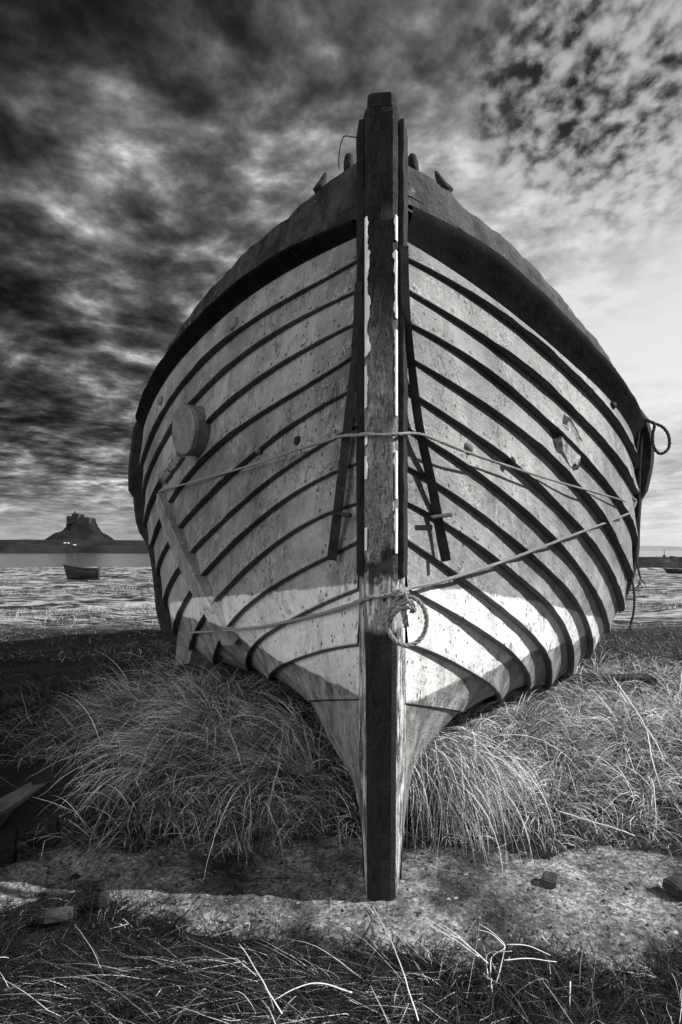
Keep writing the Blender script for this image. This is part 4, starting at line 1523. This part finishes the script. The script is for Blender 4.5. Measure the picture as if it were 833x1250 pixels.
warp = nt.new('ShaderNodeVectorMath', operation='ADD')
wnz = nt.new('ShaderNodeTexNoise'); nt.put(wnz.inputs['Vector'], plane); wnz.inputs['Scale'].default_value = 1.1; wnz.inputs['Detail'].default_value = 3
nt.put(warp.inputs[0], plane)
wsc = nt.new('ShaderNodeVectorMath', operation='MULTIPLY'); nt.put(wsc.inputs[0], wnz.outputs['Color']); wsc.inputs[1].default_value = (.25, .25, .25)
nt.put(warp.inputs[1], wsc.outputs[0])
wp = warp.outputs[0]
stk = rotate(wp, .45, (1.0, .7, 1))
c1 = nt.noise(stk, 1.7, 6, .52)
c2 = nt.noise(rotate(wp, .6, (1.0, 1.0, 1)), 4.2, 5, .5)
c3 = nt.noise(rotate(wp, .3, (1.0, 1.0, 1)), 12, 5, .58)
cells = nt.noise(rotate(plane, -.5, (1.0, .8, 1)), 29, 3, .5)
tex = nt.m('ADD', nt.m('MULTIPLY', nt.m('SUBTRACT', c1, .5), 3.4), nt.m('MULTIPLY', nt.m('SUBTRACT', c2, .5), 7.0))
tex = nt.m('ADD', tex, nt.m('MULTIPLY', nt.m('SUBTRACT', c3, .5), 4.6))
base = nt.m('ADD', .060, nt.m('MULTIPLY', lobe(850, 420, 10), .56))
base = nt.m('ADD', base, nt.m('MULTIPLY', lobe(600, 150, 14), .05))
base = nt.m('ADD', base, nt.m('MULTIPLY', lobe(220, 260, 30), .115))
base = nt.m('ADD', base, nt.m('MULTIPLY', lobe(40, 655, 60), .14))
base = nt.m('ADD', base, nt.m('MULTIPLY', nt.ss(z, .12, .0), .12))
base = nt.m('SUBTRACT', base, nt.m('MULTIPLY', lobe(30, 60, 14), .075))
base = nt.m('SUBTRACT', base, nt.m('MULTIPLY', lobe(330, 20, 30), .06))
base = nt.m('SUBTRACT', base, nt.m('MULTIPLY', lobe(40, 460, 60), .075))
base = nt.m('SUBTRACT', base, nt.m('MULTIPLY', lobe(820, 570, 300), .12))
base = nt.m('SUBTRACT', base, nt.m('MULTIPLY', lobe(520, 150, 70), .07))
base = nt.m('SUBTRACT', base, nt.m('MULTIPLY', lobe(830, 10, 60), .09))
base = nt.m('MAXIMUM', base, .02)
texa = nt.m('MULTIPLY', tex, nt.mix(lobe(870, 400, 14), 1.0, .0))
texa = nt.m('MULTIPLY', texa, nt.ss(z, .01, .16, .12, 1.0))
lum = nt.m('MULTIPLY', base, nt.m('POWER', 2.718, texa))
# rippled cloud to the upper right
rip = nt.ss(nt.m('ADD', lobe(750, 120, 26), nt.m('MULTIPLY', nt.m('SUBTRACT', c1, .5), .8)), .45, .95)
ripv = nt.mix(nt.ss(nt.m('ADD', cells, nt.m('MULTIPLY', nt.m('SUBTRACT', c2, .5), .55)), .28, .70), .012, .42)
lum = nt.mix(nt.m('MULTIPLY', rip, .95), lum, ripv)
lum = nt.m('MINIMUM', lum, .62)
# unseen sky behind the viewer brightened, with added low fill for the left hull
back = nt.ss(y, .15, -.45)
bl = Vector((-.70, -.68, .18)).normalized()
dn = nt.new('ShaderNodeVectorMath', operation='DOT_PRODUCT'); nt.put(dn.inputs[0], dirv); dn.inputs[1].default_value = bl
fill_glow = nt.m('POWER', nt.m('MAXIMUM', dn.outputs['Value'], 0.0), 7)
lum = nt.mix(back, lum, nt.m('ADD', nt.mix(c1, .10, .22), nt.m('MULTIPLY', fill_glow, 2.9)))
k = nt.m('MULTIPLY', nt.m('POWER', nt.m('DIVIDE', nt.m('MAXIMUM', bw.outputs[0], .05), 6.0), .25), 10.0)
lum = nt.m('MULTIPLY', lum, k)
nt.put(bg.inputs['Color'], lum)

scene.view_settings.view_transform = 'Standard'
scene.view_settings.look = 'None'
scene.view_settings.exposure = .62
scene.view_settings.gamma = 1
scene.render.resolution_x, scene.render.resolution_y = 682, 1024
scene.cycles.max_bounces = 5
scene.cycles.use_denoising = True
